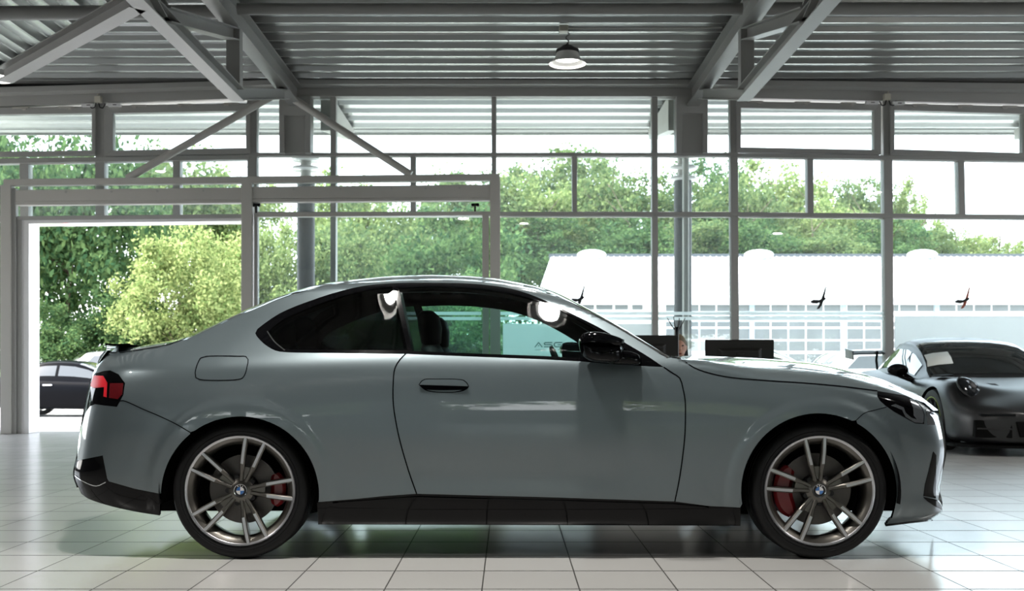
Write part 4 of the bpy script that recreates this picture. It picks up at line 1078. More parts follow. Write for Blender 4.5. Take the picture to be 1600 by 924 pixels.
class LC:
    """lofted car; local axes: y from nose to tail, x across, z up"""
    def __init__(s, name, label, cat_, paint, P, group=None, detail=True):
        s.r = empty(name, (0, 0, 0), label, cat_, group); s.paint = paint; s.P = {k: Curve(v, 0.02) if isinstance(v, list) else v for k, v in P.items()}
        s.L = P['L']
    def ring(s, y):
        P = s.P; W, zf, zc, zb = [float(P[k](y)) for k in ('W', 'zf', 'zc', 'zb')]
        h = zf - zb
        H = [(0, zb), (.8 * W, zb), (.94 * W, zb + .06 * h), (.975 * W, zb + .22 * h), (.99 * W, zb + .42 * h), (W, zb + .6 * h), (.985 * W, zb + .78 * h), (.93 * W, zb + .92 * h), (.80 * W, zf), (.62 * W, zf * .6 + zc * .4), (.35 * W, zc * .85 + zf * .15), (0, zc)]
        return [(x, y, z) for x, z in H] + [(-x, y, z) for x, z in H[-2:0:-1]]
    def body(s, ys, wheels=True):
        rows = [s.ring(y) for y in ys]; n = len(rows[0]); b = MB(); vs = [p for r in rows for p in r]; fs = []
        for i in range(len(rows) - 1): fs += [(i * n + j, i * n + (j + 1) % n, (i + 1) * n + (j + 1) % n, (i + 1) * n + j) for j in range(n)]
        fs += [tuple(range(n)), tuple(range((len(rows) - 1) * n, len(rows) * n))]
        b.add(vs, fs); o = b.build('body', s.paint, s.r, smooth=True, sub=2)
        cut = []
        for y in s.P['axles']:
            for sx in (-1, 1):
                c = MB().tube((sx * .60, y, s.P['wr'] + .0), (sx * 1.2, y, s.P['wr']), s.P['wr'] + .035, 40).build('cut', M['liner']); cut.append(c)
                m = o.modifiers.new('arch', 'BOOLEAN'); m.operation = 'DIFFERENCE'; m.object = c; m.solver = 'EXACT'
        o.data.materials.append(M['liner'])
        dg = bpy.context.evaluated_depsgraph_get(); me = bpy.data.meshes.new_from_object(o.evaluated_get(dg))
        o.modifiers.clear(); o.data = me; me.polygons.foreach_set('use_smooth', [True] * len(me.polygons)); me.set_sharp_from_angle(angle=math.radians(38))
        for c in cut: bpy.data.objects.remove(c)
        s.bd = o
        return o
    def gp(s, y, q, off=0.0):
        P = s.P; zb, zr, wb, we = [float(P[k](y)) for k in ('gzb', 'zr', 'wb', 'we')]
        hh = max(0.0, zr - zb); ze = zr - min(.085, .45 * hh); we = wb + (we - wb) * min(1, hh / .25)
        if q <= .5:
            t = q / .5; x = wb + (we - wb) * t ** 1.15; z = zb + (ze - zb) * t
        else:
            t = (q - .5) / .5; x = we * max(0.0, math.cos(t * math.pi / 2)) ** .75; z = ze + (zr - ze) * math.sin(t * math.pi / 2) ** .9
        return (x + off * (1.2 - q), y, z + off * q)
    def cabin(s, ys, mat_=None):
        qs = [0, .1, .2, .3, .4, .46, .5, .54, .6, .7, .8, .9, 1.0]
        rows = [[s.gp(y, q) for q in qs] + [(-a, b_, c) for a, b_, c in [s.gp(y, q) for q in qs][-2::-1]] for y in ys]
        b = MB(); b.grid(rows); return b.build('cabin', mat_ or s.paint, s.r, smooth=True, angle=60)
    def patch(s, name, ys, qs, m, off=0.006, both=True, cross=False, parent=None):
        if cross:
            rows = [[s.gp(y, q, off) for q in qs] + [(-a, b_, c) for a, b_, c in [s.gp(y, q, off) for q in qs[::-1]][1:]] for y in ys]
            b = MB(); b.grid(rows); return b.build(name, m, parent or s.r, smooth=True, angle=60)
        for sx in (1, -1) if both else (1,):
            rows = [[(sx * a, b_, c) for a, b_, c in [s.gp(yy(q) if callable(yy) else yy, q, off) for q in qs]] for yy in ys]
            b = MB(); b.grid(rows); b.build(name, m, parent or s.r, smooth=True, angle=60)
    def wheel(s, y, sx, x, ring=None, rimc='rim_grey', w=.24):
        R = s.P['wr']; r = empty('wheel', (sx * x, y, R), parent=s.r)
        b = MB(); b.lathe([(R * .74, -w), (R * .93, -w), (R, -w * .85), (R, -.03), (R * .97, -.008), (R * .88, 0), (R * .74, -.008)], 44, 'Y', (0, 0, 0))
        def place(b): b.v = [(sx * (x + v[1]), y + v[0], R + v[2]) for v in b.v]; return b
        place(b).build('tyre', M['rubber'], r, smooth=True, angle=40)
        b = MB(); b.lathe([(R * .74, -w), (R * .66, -w * .8), (R * .66, -.05), (R * .70, -.012), (R * .75, -.006)], 44, 'Y')
        b.lathe([(0, -.035), (.06, -.03), (.07, -.06), (0, -.06)], 24, 'Y'); b.lathe([(0, -.12), (R * .6, -.12), (R * .6, -.14)], 30, 'Y', mi=1)
        for k in range(10):
            a = 2 * math.pi * k / 10; c_, s_ = math.cos(a), math.sin(a)
            b.bar((.05 * c_, -.045, .05 * s_), (R * .70 * c_, -.03, R * .70 * s_), .03, .025, (0, 1, 0))
        place(b).build('rim', [M[rimc], M['liner']], r, smooth=True, angle=35)
        if ring:
            b = MB(); b.lathe([(R * .735, -.004), (R * .765, -.001), (R * .765, -.006)], 44, 'Y'); place(b).build('rim_ring', M[ring], r)
    def part(s, name, b, m, bevel=0, smooth=False, parent=None, angle=40): return b.build(name, m, parent or s.r, smooth=smooth, bevel=bevel, angle=angle)

def ell(c, r, n=20, m=12, rot=None):
    b = MB(); rows = []
    for i in range(m + 1):
        p = math.pi * i / m
        rows.append([Vector((r[0] * math.sin(p) * math.cos(2 * math.pi * j / n), r[1] * math.sin(p) * math.sin(2 * math.pi * j / n), r[2] * math.cos(p))) for j in range(n + 1)])
    rows = [[(rot @ v if rot else v) + Vector(c) for v in r_] for r_ in rows]
    b.grid(rows); return b

# ---------------- matt black sports car on the right
sp = LC('sports_car', 'matt dark grey sports car with rear wing, facing the camera at the right edge', 'car', M['carbon_matt'], dict(L=4.56, wr=.335, axles=(.97, 3.42),
    W=[(0, .42), (.06, .63), (.2, .80), (.45, .885), (.97, .925), (1.35, .905), (1.8, .885), (2.6, .90), (3.1, .935), (3.6, .945), (4.1, .91), (4.45, .80), (4.56, .66)],
    zf=[(0, .44), (.1, .50), (.3, .55), (.42, .60), (.52, .69), (.62, .77), (.75, .80), (1.0, .815), (1.4, .815), (1.8, .82), (2.4, .85), (3.0, .88), (3.6, .885), (4.1, .86), (4.45, .78), (4.56, .70)],
    zc=[(0, .43), (.1, .50), (.3, .585), (.6, .67), (.9, .72), (1.2, .77), (1.5, .81), (2.2, .83), (3.3, .90), (4.2, .88), (4.56, .72)],
    zb=[(0, .13), (.3, .11), (4.2, .12), (4.56, .25)],
    zr=[(1.40, .80), (1.6, .92), (1.9, 1.10), (2.15, 1.215), (2.4, 1.275), (2.7, 1.295), (3.1, 1.25), (3.6, 1.12), (4.0, .98), (4.3, .86)],
    gzb=[(1.4, .77), (2, .79), (3, .85), (4.3, .82)],
    wb=[(1.40, .76), (1.6, .79), (2.0, .80), (2.6, .80), (3.2, .76), (3.8, .62), (4.3, .45)],
    we=[(1.40, .69), (1.7, .67), (2.2, .62), (2.8, .59), (3.3, .52), (3.8, .47), (4.3, .4)]))
sp.body([0, .03, .1, .22, .36, .44, .52, .60, .68, .8, 1.0, 1.25, 1.5, 1.8, 2.2, 2.6, 3.0, 3.3, 3.6, 3.9, 4.2, 4.4, 4.52, 4.56])
sp.cabin([1.40, 1.5, 1.6, 1.75, 1.9, 2.05, 2.2, 2.4, 2.7, 3.0, 3.3, 3.6, 3.9, 4.15, 4.3])
sp.patch('windscreen', [1.47, 1.6, 1.75, 1.9, 2.05, 2.17, 2.24], [.56, .6, .65, .7, .8, .9, 1.0], M['dark_glass'], 0.006, cross=True)
sp.patch('side_window', [lambda q: 1.82, lambda q: 2.1, lambda q: 2.4, lambda q: 2.8, lambda q: 3.2 - .2 * q, lambda q: 3.5 - 1.0 * q], [.10, .2, .3, .42], M['dark_glass'], 0.008)
sp.patch('rear_window', [3.0, 3.3, 3.6, 3.8], [.6, .7, .8, .9, 1.0], M['dark_glass'], 0.006, cross=True)
sp.wheel(.97, -1, .90, 'yellow_green', 'matt_black'); sp.wheel(.97, 1, .90, 'yellow_green', 'matt_black'); sp.wheel(3.42, -1, .93, 'yellow_green', 'matt_black', .3); sp.wheel(3.42, 1, .93, 'yellow_green', 'matt_black', .3)
for sx in (-1, 1):
    # oval lamp with bezel and four light points
    rot = Matrix.Rotation(math.radians(-42), 3, 'X') @ Matrix.Rotation(math.radians(sx * -24), 3, 'Z')
    c = Vector((sx * .655, .535, .688))
    hl = sp.part('headlamp', ell(c, (.160, .055, .150), 28, 14, rot), M['lamp_smoked'], smooth=True)
    fw = rot @ Vector((0, -1, 0))
    b = MB(); ring_ = [c + rot @ Vector((.160 * math.cos(t), -.008, .150 * math.sin(t))) for t in [2 * math.pi * k / 40 for k in range(41)]]
    b.path(ring_, .009, 6); sp.part('bezel', b, M['carbon_matt'], parent=hl, smooth=True)
    b = MB()
    for dx, dz in ((-.045, .03), (.045, .03), (-.045, -.035), (.045, -.035)):
        p = c + rot @ Vector((dx * 1.2, -.046, dz * 1.2)); b.tube(p, p + fw * .012, .017, 12)
    sp.part('light_points', b, M['lamp_lens'], parent=hl, smooth=True)
    b = MB(); p = c + rot @ Vector((0, -.052, -.004)); b.tube(p, p + fw * .01, .036, 20); sp.part('projector', b, M['disc'], parent=hl, smooth=True)
    # mirror on its stalk
    m = sp.part('wing_mirror', ell((sx * .985, 1.80, .885), (.125, .065, .075), 20, 12), M['gloss_black'], smooth=True)
    b = MB(); b.tube((sx * .93, 1.82, .86), (sx * .80, 1.86, .775), .018, 10, .03); b.tube((sx * 1.02, 1.80, .83), (sx * .82, 1.78, .76), .016, 10, .03); sp.part('mirror_stalk', b, M['gloss_black'], parent=m, smooth=True)
    # slats over the wing, bonnet slot, bumper openings
    b = MB()
    for k in range(6):
        y = .93 + k * .045; z0 = float(sp.P['zf'](y)) + .006
        b.hexa([(sx * .67, y, z0), (sx * .80, y, z0 - .012), (sx * .80, y + .035, z0 - .008), (sx * .67, y + .035, z0 + .004), (sx * .67, y, z0 + .012), (sx * .80, y, z0), (sx * .80, y + .035, z0 + .006), (sx * .67, y + .035, z0 + .018)])
    sp.part('wing_louvre', b, M['louvre'])
    b = MB(); rows = [[(sx * x, y, float(sp.P['zc'](y)) + .004 + dz) for x, dz in ((.23, .012), (.30, .016), (.40, .018))] for y in (.78, .84, .9)]; b.grid(rows)
    b.hexa([(sx * .22, .78, .66), (sx * .42, .80, .66), (sx * .42, .84, .66), (sx * .22, .82, .66), (sx * .22, .78, .705), (sx * .42, .80, .72), (sx * .42, .84, .725), (sx * .22, .82, .71)])
    sp.part('bonnet_vent', b, M['louvre'])
    def slab(x0, y0, x1, y1, z0, z1, d=.08): return MB().hexa([(sx * x0, y0, z0), (sx * x1, y1, z0), (sx * x1, y1 + d, z0), (sx * x0, y0 + d, z0), (sx * x0, y0 + .01, z1), (sx * x1, y1 + .01, z1), (sx * x1, y1 + d, z1), (sx * x0, y0 + d, z1)])
    sp.part('side_intake', slab(.43, .002, .76, .125, .19, .37), M['louvre'], bevel=.01)
    b = slab(.44, -.012, .74, .105, .275, .29, .05); sp.part('intake_blade', b, M['carbon_matt'])
    sp.part('running_light', slab(.40, -.01, .72, .085, .415, .437, .06), M['lamp_smoked'], bevel=.004)
    sp.part('sill_blade', MB().box((sx * .80 - .06, 1.35, .10), (sx * .86 + .03, 3.0, .20)), M['louvre'], bevel=.01)
sp.part('centre_intake', MB().hexa([(-.36, -.012, .2), (.36, -.012, .2), (.36, .08, .2), (-.36, .08, .2), (-.40, -.008, .36), (.40, -.008, .36), (.40, .08, .36), (-.40, .08, .36)]), M['louvre'], bevel=.01)
b = MB(); rows = [[(x, y - .045, z) for x in [0]] for y in [0] for z in [0]]
out = [(-.93, .62), (-.90, .34), (-.80, .14), (-.6, .02), (-.3, -.05), (0, -.06), (.3, -.05), (.6, .02), (.80, .14), (.90, .34), (.93, .62)]
b.add([(x, y, .085) for x, y in out] + [(x, y, .11) for x, y in out], [tuple(range(11)), tuple(range(21, 10, -1))] + [(i, i + 1, 12 + i, 11 + i) for i in range(10)]); sp.part('splitter', b, M['louvre'])
w_ = empty('rear_wing', (0, 4.35, 1.1), parent=sp.r)
b = MB(); rows = [[(x, 4.18 + u, 1.115 + .028 * math.sin(math.pi * min(1, u / .3)) * .6 + .05 * (u / .3) ** 2 + dz) for u in (0, .05, .12, .2, .3)] + [(x, 4.18 + u, 1.10 + .05 * (u / .3) ** 2 + dz) for u in (.3, .2, .12, .05, 0)] for x, dz in [(k / 10 * .80, -.012 * abs(k / 10) ** 2) for k in range(-10, 11)]]
b.grid(rows); b.build('wing_blade', M['louvre'], w_, smooth=True, angle=50)
for sx in (-1, 1):
    MB().hexa([(sx * .80, 4.12, 1.02), (sx * .815, 4.12, 1.02), (sx * .815, 4.52, 1.05), (sx * .80, 4.52, 1.05), (sx * .80, 4.16, 1.15), (sx * .815, 4.16, 1.15), (sx * .815, 4.53, 1.19), (sx * .80, 4.53, 1.19)]).build('end_plate', M['carbon_matt'], w_, bevel=.005)
    MB().path([(sx * .45, 4.2, .85), (sx * .45, 4.26, 1.02), (sx * .45, 4.22, 1.13), (sx * .45, 4.30, 1.13)], .018, 8).build('strut', M['louvre'], w_)
sp.r.location = (5.57, 11.02, 0.0); sp.r.rotation_euler = (0, 0, math.radians(-1.0))
sh = MB(); rows = [[Vector(sp.gp(y, q, .012)) for q in qs] for y, qs in ((1.66, (.64, .75, .87)), (1.78, (.64, .75, .87)), (1.90, (.64, .75, .87)))]
rows = [[Vector((-v.x, v.y, v.z)) + sp.r.location for v in r_] for r_ in rows]
sh.grid(rows); so_ = sh.build('price_sheet', M['paper'], smooth=True); so_.modifiers.new('t', 'SOLIDIFY').thickness = 0.001
tag(so_, 'pale paper price sheet behind the windscreen of the black sports car', 'paper sheet')

# ---------------- cars outside
def road_car(name, label, paint, nose, rot, L=4.4, H=1.45, W=.90, group=None, estate=False, rimc='rim_silver', z0=-.3):
    k = L / 4.4; hk = H / 1.45
    tail = [(3.9, 1.38), (4.25, 1.2), (4.36, .98)] if estate else [(3.3, 1.33), (3.8, 1.12), (4.1, .97)]
    P = dict(L=L, wr=.325, axles=(.86 * k, 3.52 * k),
        W=[(0, .55 * W / .9), (.1 * k, .72 * W / .9), (.35 * k, .84 * W / .9), (.9 * k, W), (2 * k, W), (3.5 * k, W), (4.1 * k, .86 * W / .9), (4.4 * k, .68 * W / .9)],
        zf=[(0, .62 * hk), (.1 * k, .70 * hk), (.5 * k, .80 * hk), (1.2 * k, .90 * hk), (2.2 * k, .94 * hk), (3.4 * k, .97 * hk), (4.1 * k, .95 * hk), (4.4 * k, .84 * hk)],
        zc=[(0, .62 * hk), (.1 * k, .72 * hk), (.5 * k, .84 * hk), (1.2 * k, .94 * hk), (2.2 * k, .96 * hk), (3.4 * k, .98 * hk), (4.1 * k, .97 * hk), (4.4 * k, .86 * hk)],
        zb=[(0, .22), (.4, .18), (4.0, .2), (4.4 * k, .32)],
        zr=[(1.15 * k, .92 * hk), (1.4 * k, 1.05 * hk), (1.8 * k, 1.28 * hk), (2.1 * k, 1.40 * hk), (2.5 * k, 1.45 * hk), (2.9 * k, 1.435 * hk)] + [(a * k, c * hk) for a, c in tail],
        gzb=[(1.15 * k, .87 * hk), (4.4 * k, .93 * hk)], wb=[(1.15 * k, .74), (1.6 * k, .80), (3.0 * k, .80), (4.36 * k, .66)], we=[(1.15 * k, .66), (2.1 * k, .60), (3.0 * k, .58), (4.36 * k, .52)])
    c = LC(name, label, 'car', paint, P, group)
    ye = tail[-1][0] * k
    c.body([y * k for y in (0, .04, .15, .4, .7, 1.0, 1.3, 1.7, 2.2, 2.7, 3.1, 3.5, 3.8, 4.1, 4.3, 4.4)])
    c.cabin([1.15 * k, 1.3 * k, 1.5 * k, 1.7 * k, 1.9 * k, 2.1 * k, 2.3 * k, 2.6 * k, 2.9 * k, 3.2 * k, 3.5 * k, 3.8 * k if ye > 3.9 * k else 3.7 * k, ye])
    c.patch('windscreen', [y * k for y in (1.26, 1.4, 1.6, 1.8, 2.0, 2.1)], [.56, .62, .7, .8, .9, 1.0], M['dark_glass'], .006, cross=True)
    c.patch('side_window', [lambda q: 1.62 * k, lambda q: 1.9 * k, lambda q: 2.2 * k, lambda q: 2.55 * k], [.16, .25, .34, .44], M['dark_glass'], .008)
    c.patch('side_window', [lambda q: 2.62 * k, lambda q: 2.9 * k, lambda q: (3.3 - .15 * q) * k, lambda q: ((3.75 if not estate else 4.0) - 1.0 * q) * k], [.16, .25, .34, .44], M['dark_glass'], .008)
    c.patch('rear_window', [y * k for y in ((3.35, 3.6, 3.8, 3.95) if not estate else (4.0, 4.15, 4.27))], [.58, .7, .8, .9, 1.0], M['dark_glass'], .006, cross=True)
    for y in (.86 * k, 3.52 * k):
        for sx in (-1, 1): c.wheel(y, sx, W - .02, None, rimc, .2)
    for sx in (-1, 1):
        zz = .80 * hk
        c.part('headlamp', ell((sx * .62, .18 * k, .66 * hk), (.17, .12, .07), 16, 10), M['lamp_lens'], smooth=True)
        c.part('tail_lamp', ell((sx * .68, 4.22 * k, .78 * hk), (.16, .12, .07), 16, 10), M['lamp_red'], smooth=True)
        c.part('door_handle', MB().box((sx * (W - .01) - .02, 2.62 * k, zz), (sx * (W - .01) + .02, 2.84 * k, zz + .035)), M['chrome'], bevel=.01)
        c.part('wing_mirror', ell((sx * (W + .06), 1.62 * k, .97 * hk), (.11, .07, .075), 16, 10), paint, smooth=True)
    c.r.location = nose[0], nose[1], z0; c.r.rotation_euler = (0, 0, rot)
    return c
road_car('parked_coupe', 'black coupe parked outside the open entrance, in front of the trees', M['black_paint'], (-8.30, 27.2), math.pi / 2, 4.7, 1.40, .91)
road_car('parked_estate', 'silver car with roof spoiler behind the black coupe outside the entrance', M['silver_paint'], (-8.3, 31.5), math.pi / 2, 4.4, 1.74, .92, estate=True)
road_car('parked_hatchback', 'white car outside between the monitor and the sports car, nearer one', M['white_paint'], (6.75, 19.6), math.radians(84), 4.3, 1.46, .89, z0=-.14)
road_car('parked_hatchback', 'white car outside behind the rear wing of the sports car, farther one', M['white_paint'], (11.0, 23.6), math.pi / 2, 4.4, 1.62, .90, estate=True, z0=-.28)
# ================================================================== outside
M['yard'] = mat('pale_paving', (0.50, 0.49, 0.47), 0.8, var=0.08, scale=1.5)
M['grass'] = mat('verge_grass', (0.09, 0.16, 0.035), 0.9, var=0.4, scale=3)
M['sheet_white'] = mat('white_roof_sheet', (0.80, 0.81, 0.83), 0.4, var=0.03, scale=0.6)
M['bl_wall'] = mat('workshop_wall', (0.72, 0.72, 0.70), 0.7, var=0.05)
M['bl_pillar'] = mat('blue_grey_pillar', (0.30, 0.36, 0.42), 0.6, var=0.05)
M['bl_pane'] = mat('workshop_pane', (0.11, 0.115, 0.12), 0.25, var=0.3, scale=1.2)
M['edge_dark'] = mat('dark_ridge', (0.05, 0.055, 0.065), 0.6, var=0.1)
M['bark'] = mat('bark', (0.09, 0.065, 0.045), 0.9, var=0.3, scale=8, bump=0.4)
M['brick'] = mat('brick_red', (0.36, 0.15, 0.09), 0.8, var=0.2, scale=12)
g = MB(); ys = [15.45, 17.0, 24.0, 60.0, 160.0]; zs = [-0.02, -0.04, -0.3, -0.3, -0.3]
g.grid([[(-90, y, z), (90, y, z)] for y, z in zip(ys, zs)])
tag(g.build('ground_front', M['yard'], recalc=False), kind='structure')
g = MB(); g.add([(-90, -60, -0.1), (90, -60, -0.1), (90, -14.2, -0.1), (-90, -14.2, -0.1)], [(0, 1, 2, 3)])
g.add([(-90, -14.2, -0.1), (-14.2, -14.2, -0.1), (-14.2, 15.45, -0.1), (-90, 15.45, -0.1)], [(0, 1, 2, 3)]); g.add([(14.2, -14.2, -0.1), (90, -14.2, -0.1), (90, 15.45, -0.1), (14.2, 15.45, -0.1)], [(0, 1, 2, 3)])
tag(g.build('ground_rear', M['yard'], recalc=False), kind='structure')
tag(MB().hexa([(-40, 35, -.35), (1.5, 35, -.35), (1.5, 75, -.35), (-40, 75, -.35), (-40, 35.4, -.1), (1.2, 35.4, -.1), (1.2, 75, .8), (-40, 75, .8)]).build('grass_verge', M['grass']), 'rough grass verge under the trees beyond the entrance', 'grass', kind='stuff')

LEAF = {'dark': leafmat('leaf_dark', (0.035, 0.085, 0.04), (0.13, 0.20, 0.075), .40), 'mid': leafmat('leaf_mid', (0.06, 0.11, 0.05), (0.22, 0.27, 0.11), .45), 'bright': leafmat('leaf_bright', (0.10, 0.16, 0.05), (0.36, 0.41, 0.17), .5)}
def crown_mesh(name, seed, ncl, nlf, leaf, m, lumps=7, squash=.0):
    rg = np.random.RandomState(seed)
    L = rg.normal(size=(lumps, 3)); L /= np.linalg.norm(L, axis=1)[:, None]
    c = rg.normal(size=(ncl, 3)); c /= np.linalg.norm(c, axis=1)[:, None]
    rad = .55 + .28 * np.max(c @ L.T, 1).clip(0, 1) ** 3 + rg.uniform(-.42, .15, ncl)
    c = c * np.clip(rad, .05, 1)[:, None]
    k = np.repeat(np.arange(ncl), nlf); n = len(k)
    p = c[k] + rg.normal(size=(n, 3)) * rg.uniform(.045, .095, ncl)[k][:, None]
    a = rg.normal(size=(n, 3)); a /= np.linalg.norm(a, axis=1)[:, None]
    t = rg.normal(size=(n, 3)); u = np.cross(a, t); u /= np.linalg.norm(u, axis=1)[:, None]; v = np.cross(a, u)
    s = leaf * rg.uniform(.6, 1.4, n)[:, None]
    q = np.stack([p - u * s, p + v * s * .55, p + u * s, p - v * s * .55], 1).reshape(-1, 3)
    me = bpy.data.meshes.new(name); me.vertices.add(n * 4); me.vertices.foreach_set('co', q.ravel())
    me.loops.add(n * 4); me.loops.foreach_set('vertex_index', np.arange(n * 4)); me.polygons.add(n); me.polygons.foreach_set('loop_start', np.arange(n) * 4); me.polygons.foreach_set('loop_total', np.full(n, 4))
    me.update(calc_edges=True); me.materials.append(m); return me
CR = {(k, f, i): crown_mesh('crown', 11 * i + (3 if f else 0) + len(k), 130 if f else 150, 125 if f else 150, .028 if f else .025, LEAF[k], 6 + i) for k in LEAF for f in (0, 1) for i in (0, 1)}
def trunk_mesh(seed):
    rg = random.Random(seed); b = MB(); p = Vector((0, 0, 0)); r = .035
    for i in range(5):
        q = p + Vector((rg.uniform(-.06, .06), rg.uniform(-.06, .06), .22)); b.tube(p, q, r, 8, r * .8); p = q; r *= .8
        if i >= 1:
            for _ in range(2):
                a = rg.uniform(0, 6.28); e = p + Vector((.4 * math.cos(a), .4 * math.sin(a), rg.uniform(.12, .3))); b.tube(p, e, r * .6, 6, r * .2)
    me = bpy.data.meshes.new('trunk'); me.from_pydata([tuple(v) for v in b.v], [], b.f); me.materials.append(M['bark']); return me
TK = [trunk_mesh(s) for s in (1, 2, 3)]
tcount = 0
def tree(px, ytop, ybot, wpx, d, kind, label, name='tree', far=1, base=-0.3, group='trees beyond the glazing', deep=None):
    global tcount; tcount += 1
    p = pt(px, 575, d); s = d / F; zt = CH + (575 - ytop) * s; zb = CH + (575 - ybot) * s; w = wpx * s / 2
    r = empty(name, (p.x, d, base), label, 'tree' if name == 'tree' else 'bush', group)
    o = bpy.data.objects.new('foliage', CR[(kind, far, tcount % 2)]); COL.objects.link(o); o.parent = r
    o.location = (0, 0, (zt + zb) / 2 - base); o.scale = (w * 1.08, (deep or w), (zt - zb) / 2 * 1.06); 
    r.rotation_euler = (0, 0, 0); o.rotation_euler = (0, 0, tcount * 2.4 if abs(w - (deep or w)) < .1 else 0)
    t = bpy.data.objects.new('trunk', TK[tcount % 3]); COL.objects.link(t); t.parent = r
    hh = (zt + (zb - base)) * .62; t.scale = (hh * .38, hh * .38, hh * .9)
    return r
# beyond the open entrance
tree(105, 120, 575, 340, 36, 'dark', 'big dark green tree filling the left of the open entrance', far=0, group='trees by the entrance')
tree(-30, 110, 590, 280, 38, 'dark', 'dark green tree at the left picture edge behind the post', far=0, group='trees by the entrance')
tree(285, 345, 590, 230, 33, 'bright', 'sunny yellow green bush in the right half of the open entrance', 'bush', 0, group='trees by the entrance')
tree(205, 430, 600, 210, 34.5, 'dark', 'low dark bush between the big tree and the sunny bush', 'bush', 0, group='trees by the entrance')
tree(60, 470, 605, 190, 33.5, 'dark', 'low dark undergrowth bush behind the black coupe', 'bush', 0, group='trees by the entrance')
tree(400, 330, 590, 210, 40, 'bright', 'light green tree left of the first round column', far=0)
tree(330, 470, 605, 200, 35.5, 'mid', 'mid green bush low behind the sunny bush', 'bush', 0, group='trees by the entrance')
tree(265, 205, 480, 250, 55, 'mid', 'pale loose tree rising above the sunny bush')
tree(365, 245, 480, 180, 58, 'bright', 'pale yellow tree top above the centre portal post')
tree(520, 330, 590, 220, 42, 'mid', 'mid green tree right of the first round column', far=0)
tree(470, 440, 600, 200, 37, 'bright', 'light green bush low behind the sliding door', 'bush', 0)
tree(600, 285, 600, 260, 52, 'mid', 'rounded green tree right of centre behind the sliding door')
tree(690, 300, 600, 270, 47, 'dark', 'dark green tree behind the right portal post')
tree(590, 450, 610, 260, 41, 'dark', 'dark hedge bush seen through the coupe side windows', 'bush', 0)
tree(730, 420, 610, 220, 43, 'dark', 'dark hedge bush beside the white roof gable', 'bush', 0)
tree(545, 262, 480, 210, 66, 'bright', 'pale tree top above the right tube brace')
tree(730, 250, 480, 240, 68, 'mid', 'green tree top above the right portal corner')
# wooded slope behind the workshop
far_ = [(815, 260, 250, 70, 'bright', 'pale sunlit tree right of the right portal post'), (885, 214, 250, 80, 'mid', 'tallest rounded tree above the middle of the wall'), (960, 240, 240, 74, 'mid', 'leafy tree left of the second round column'),
        (850, 330, 220, 66, 'dark', 'dark tree just above the left roof dome'), (985, 320, 220, 66, 'dark', 'dark tree just left of the second round column'), (1075, 236, 220, 78, 'dark', 'tall dark tree behind the second round column'), (1135, 255, 230, 72, 'mid', 'leafy tree right of the second round column'),
        (1090, 335, 220, 66, 'mid', 'lower green tree beside the second round column'), (1215, 236, 230, 80, 'bright', 'pale sunlit tree over the middle roof dome'), (1180, 330, 210, 66, 'dark', 'dark tree just above the middle roof dome'), (1290, 300, 200, 72, 'bright', 'pale thin tree in the wide right pane'),
        (1345, 262, 150, 76, 'mid', 'pointed green tree left of the right mullion'), (1280, 345, 220, 66, 'mid', 'lower green tree in the wide right pane'), (1365, 335, 190, 67, 'dark', 'dark tree left of the right mullion'), (1415, 276, 140, 76, 'bright', 'pale tree just right of the right mullion'),
        (1440, 345, 160, 68, 'mid', 'lower green tree over the right roof dome'), (1495, 345, 150, 70, 'bright', 'yellow green rounded tree in the far right pane'), (1562, 358, 100, 72, 'bright', 'small pale tree near the right picture edge'), (1640, 380, 150, 72, 'mid', 'green tree cut by the right picture edge'), (780, 330, 180, 64, 'dark', 'dark tree just right of the right portal post')]
for px, yt, wpx, d, k, lab in far_: tree(px, yt, 470, wpx, d, k, lab, group='trees behind the workshop', base=0.0)
# behind the hall, mirrored in the paint
for x, y, k, lab in ((-14, -26, 'mid', 'tree behind the hall, left one'), (-4, -30, 'dark', 'tree behind the hall, second one'), (6, -27, 'bright', 'tree behind the hall, third one'), (16, -30, 'mid', 'tree behind the hall, right one')):
    tcount += 1
    r = empty('tree', (x, y, -.1), lab, 'tree', 'trees behind the hall'); o = bpy.data.objects.new('foliage', CR[(k, 1, tcount % 2)]); COL.objects.link(o); o.parent = r; o.location = (0, 0, 3.4); o.scale = (6, 3, 3.3)
    t = bpy.data.objects.new('trunk', TK[0]); COL.objects.link(t); t.parent = r; t.scale = (5, 5, 5)

# ---------------- white workshop building
DB = 46.0
wr_ = empty('workshop_building', pt(1200, 600, DB), 'long white workshop with roof domes and glazed garage doors across the yard', 'building')
P = lambda px, py, d=DB: pt(px, py, d)
ea = P(840, 469).z; ri = CH + (575 - 401) * 56 / F
x0, x1 = (838 - VX) * DB / F, (1900 - VX) * DB / F; xr = (861 - VX) * 56 / F
b = MB(); b.hexa([(x0, DB - .3, ea - .12), (x1, DB - .3, ea - .12), (x1, 56, ri - .2), (xr, 56, ri - .2), (x0, DB - .3, ea + .08), (x1, DB - .3, ea + .08), (x1, 56, ri), (xr, 56, ri)])
n = 90
for i in range(n):      # standing seams
    t = (i + .5) / n; xa, xb = x0 + (x1 - x0) * t, xr + (x1 - xr) * t
    b.bar((xa, DB - .3, ea + .10), (xb, 56, ri + .02), .05, .06)
b.build('roof', M['sheet_white'], wr_)
MB().box((xr - .1, 55.8, ri - .1), (x1, 56.4, ri + .12)).build('ridge', M['edge_dark'], wr_)
for px in (925, 1187, 1443):
    p = pt(px, 399, 55.2); MB().add(*[(lambda e: (e.v, e.f))(ell((p.x, 55.4, ri + .02), (.75, .75, .27), 24, 12))][0]).build('roof_dome', M['white'], wr_, smooth=True)
MB().box((x0 + .4, DB, -.3), (x1, DB + .4, ea - .1)).build('wall', M['bl_wall'], wr_)
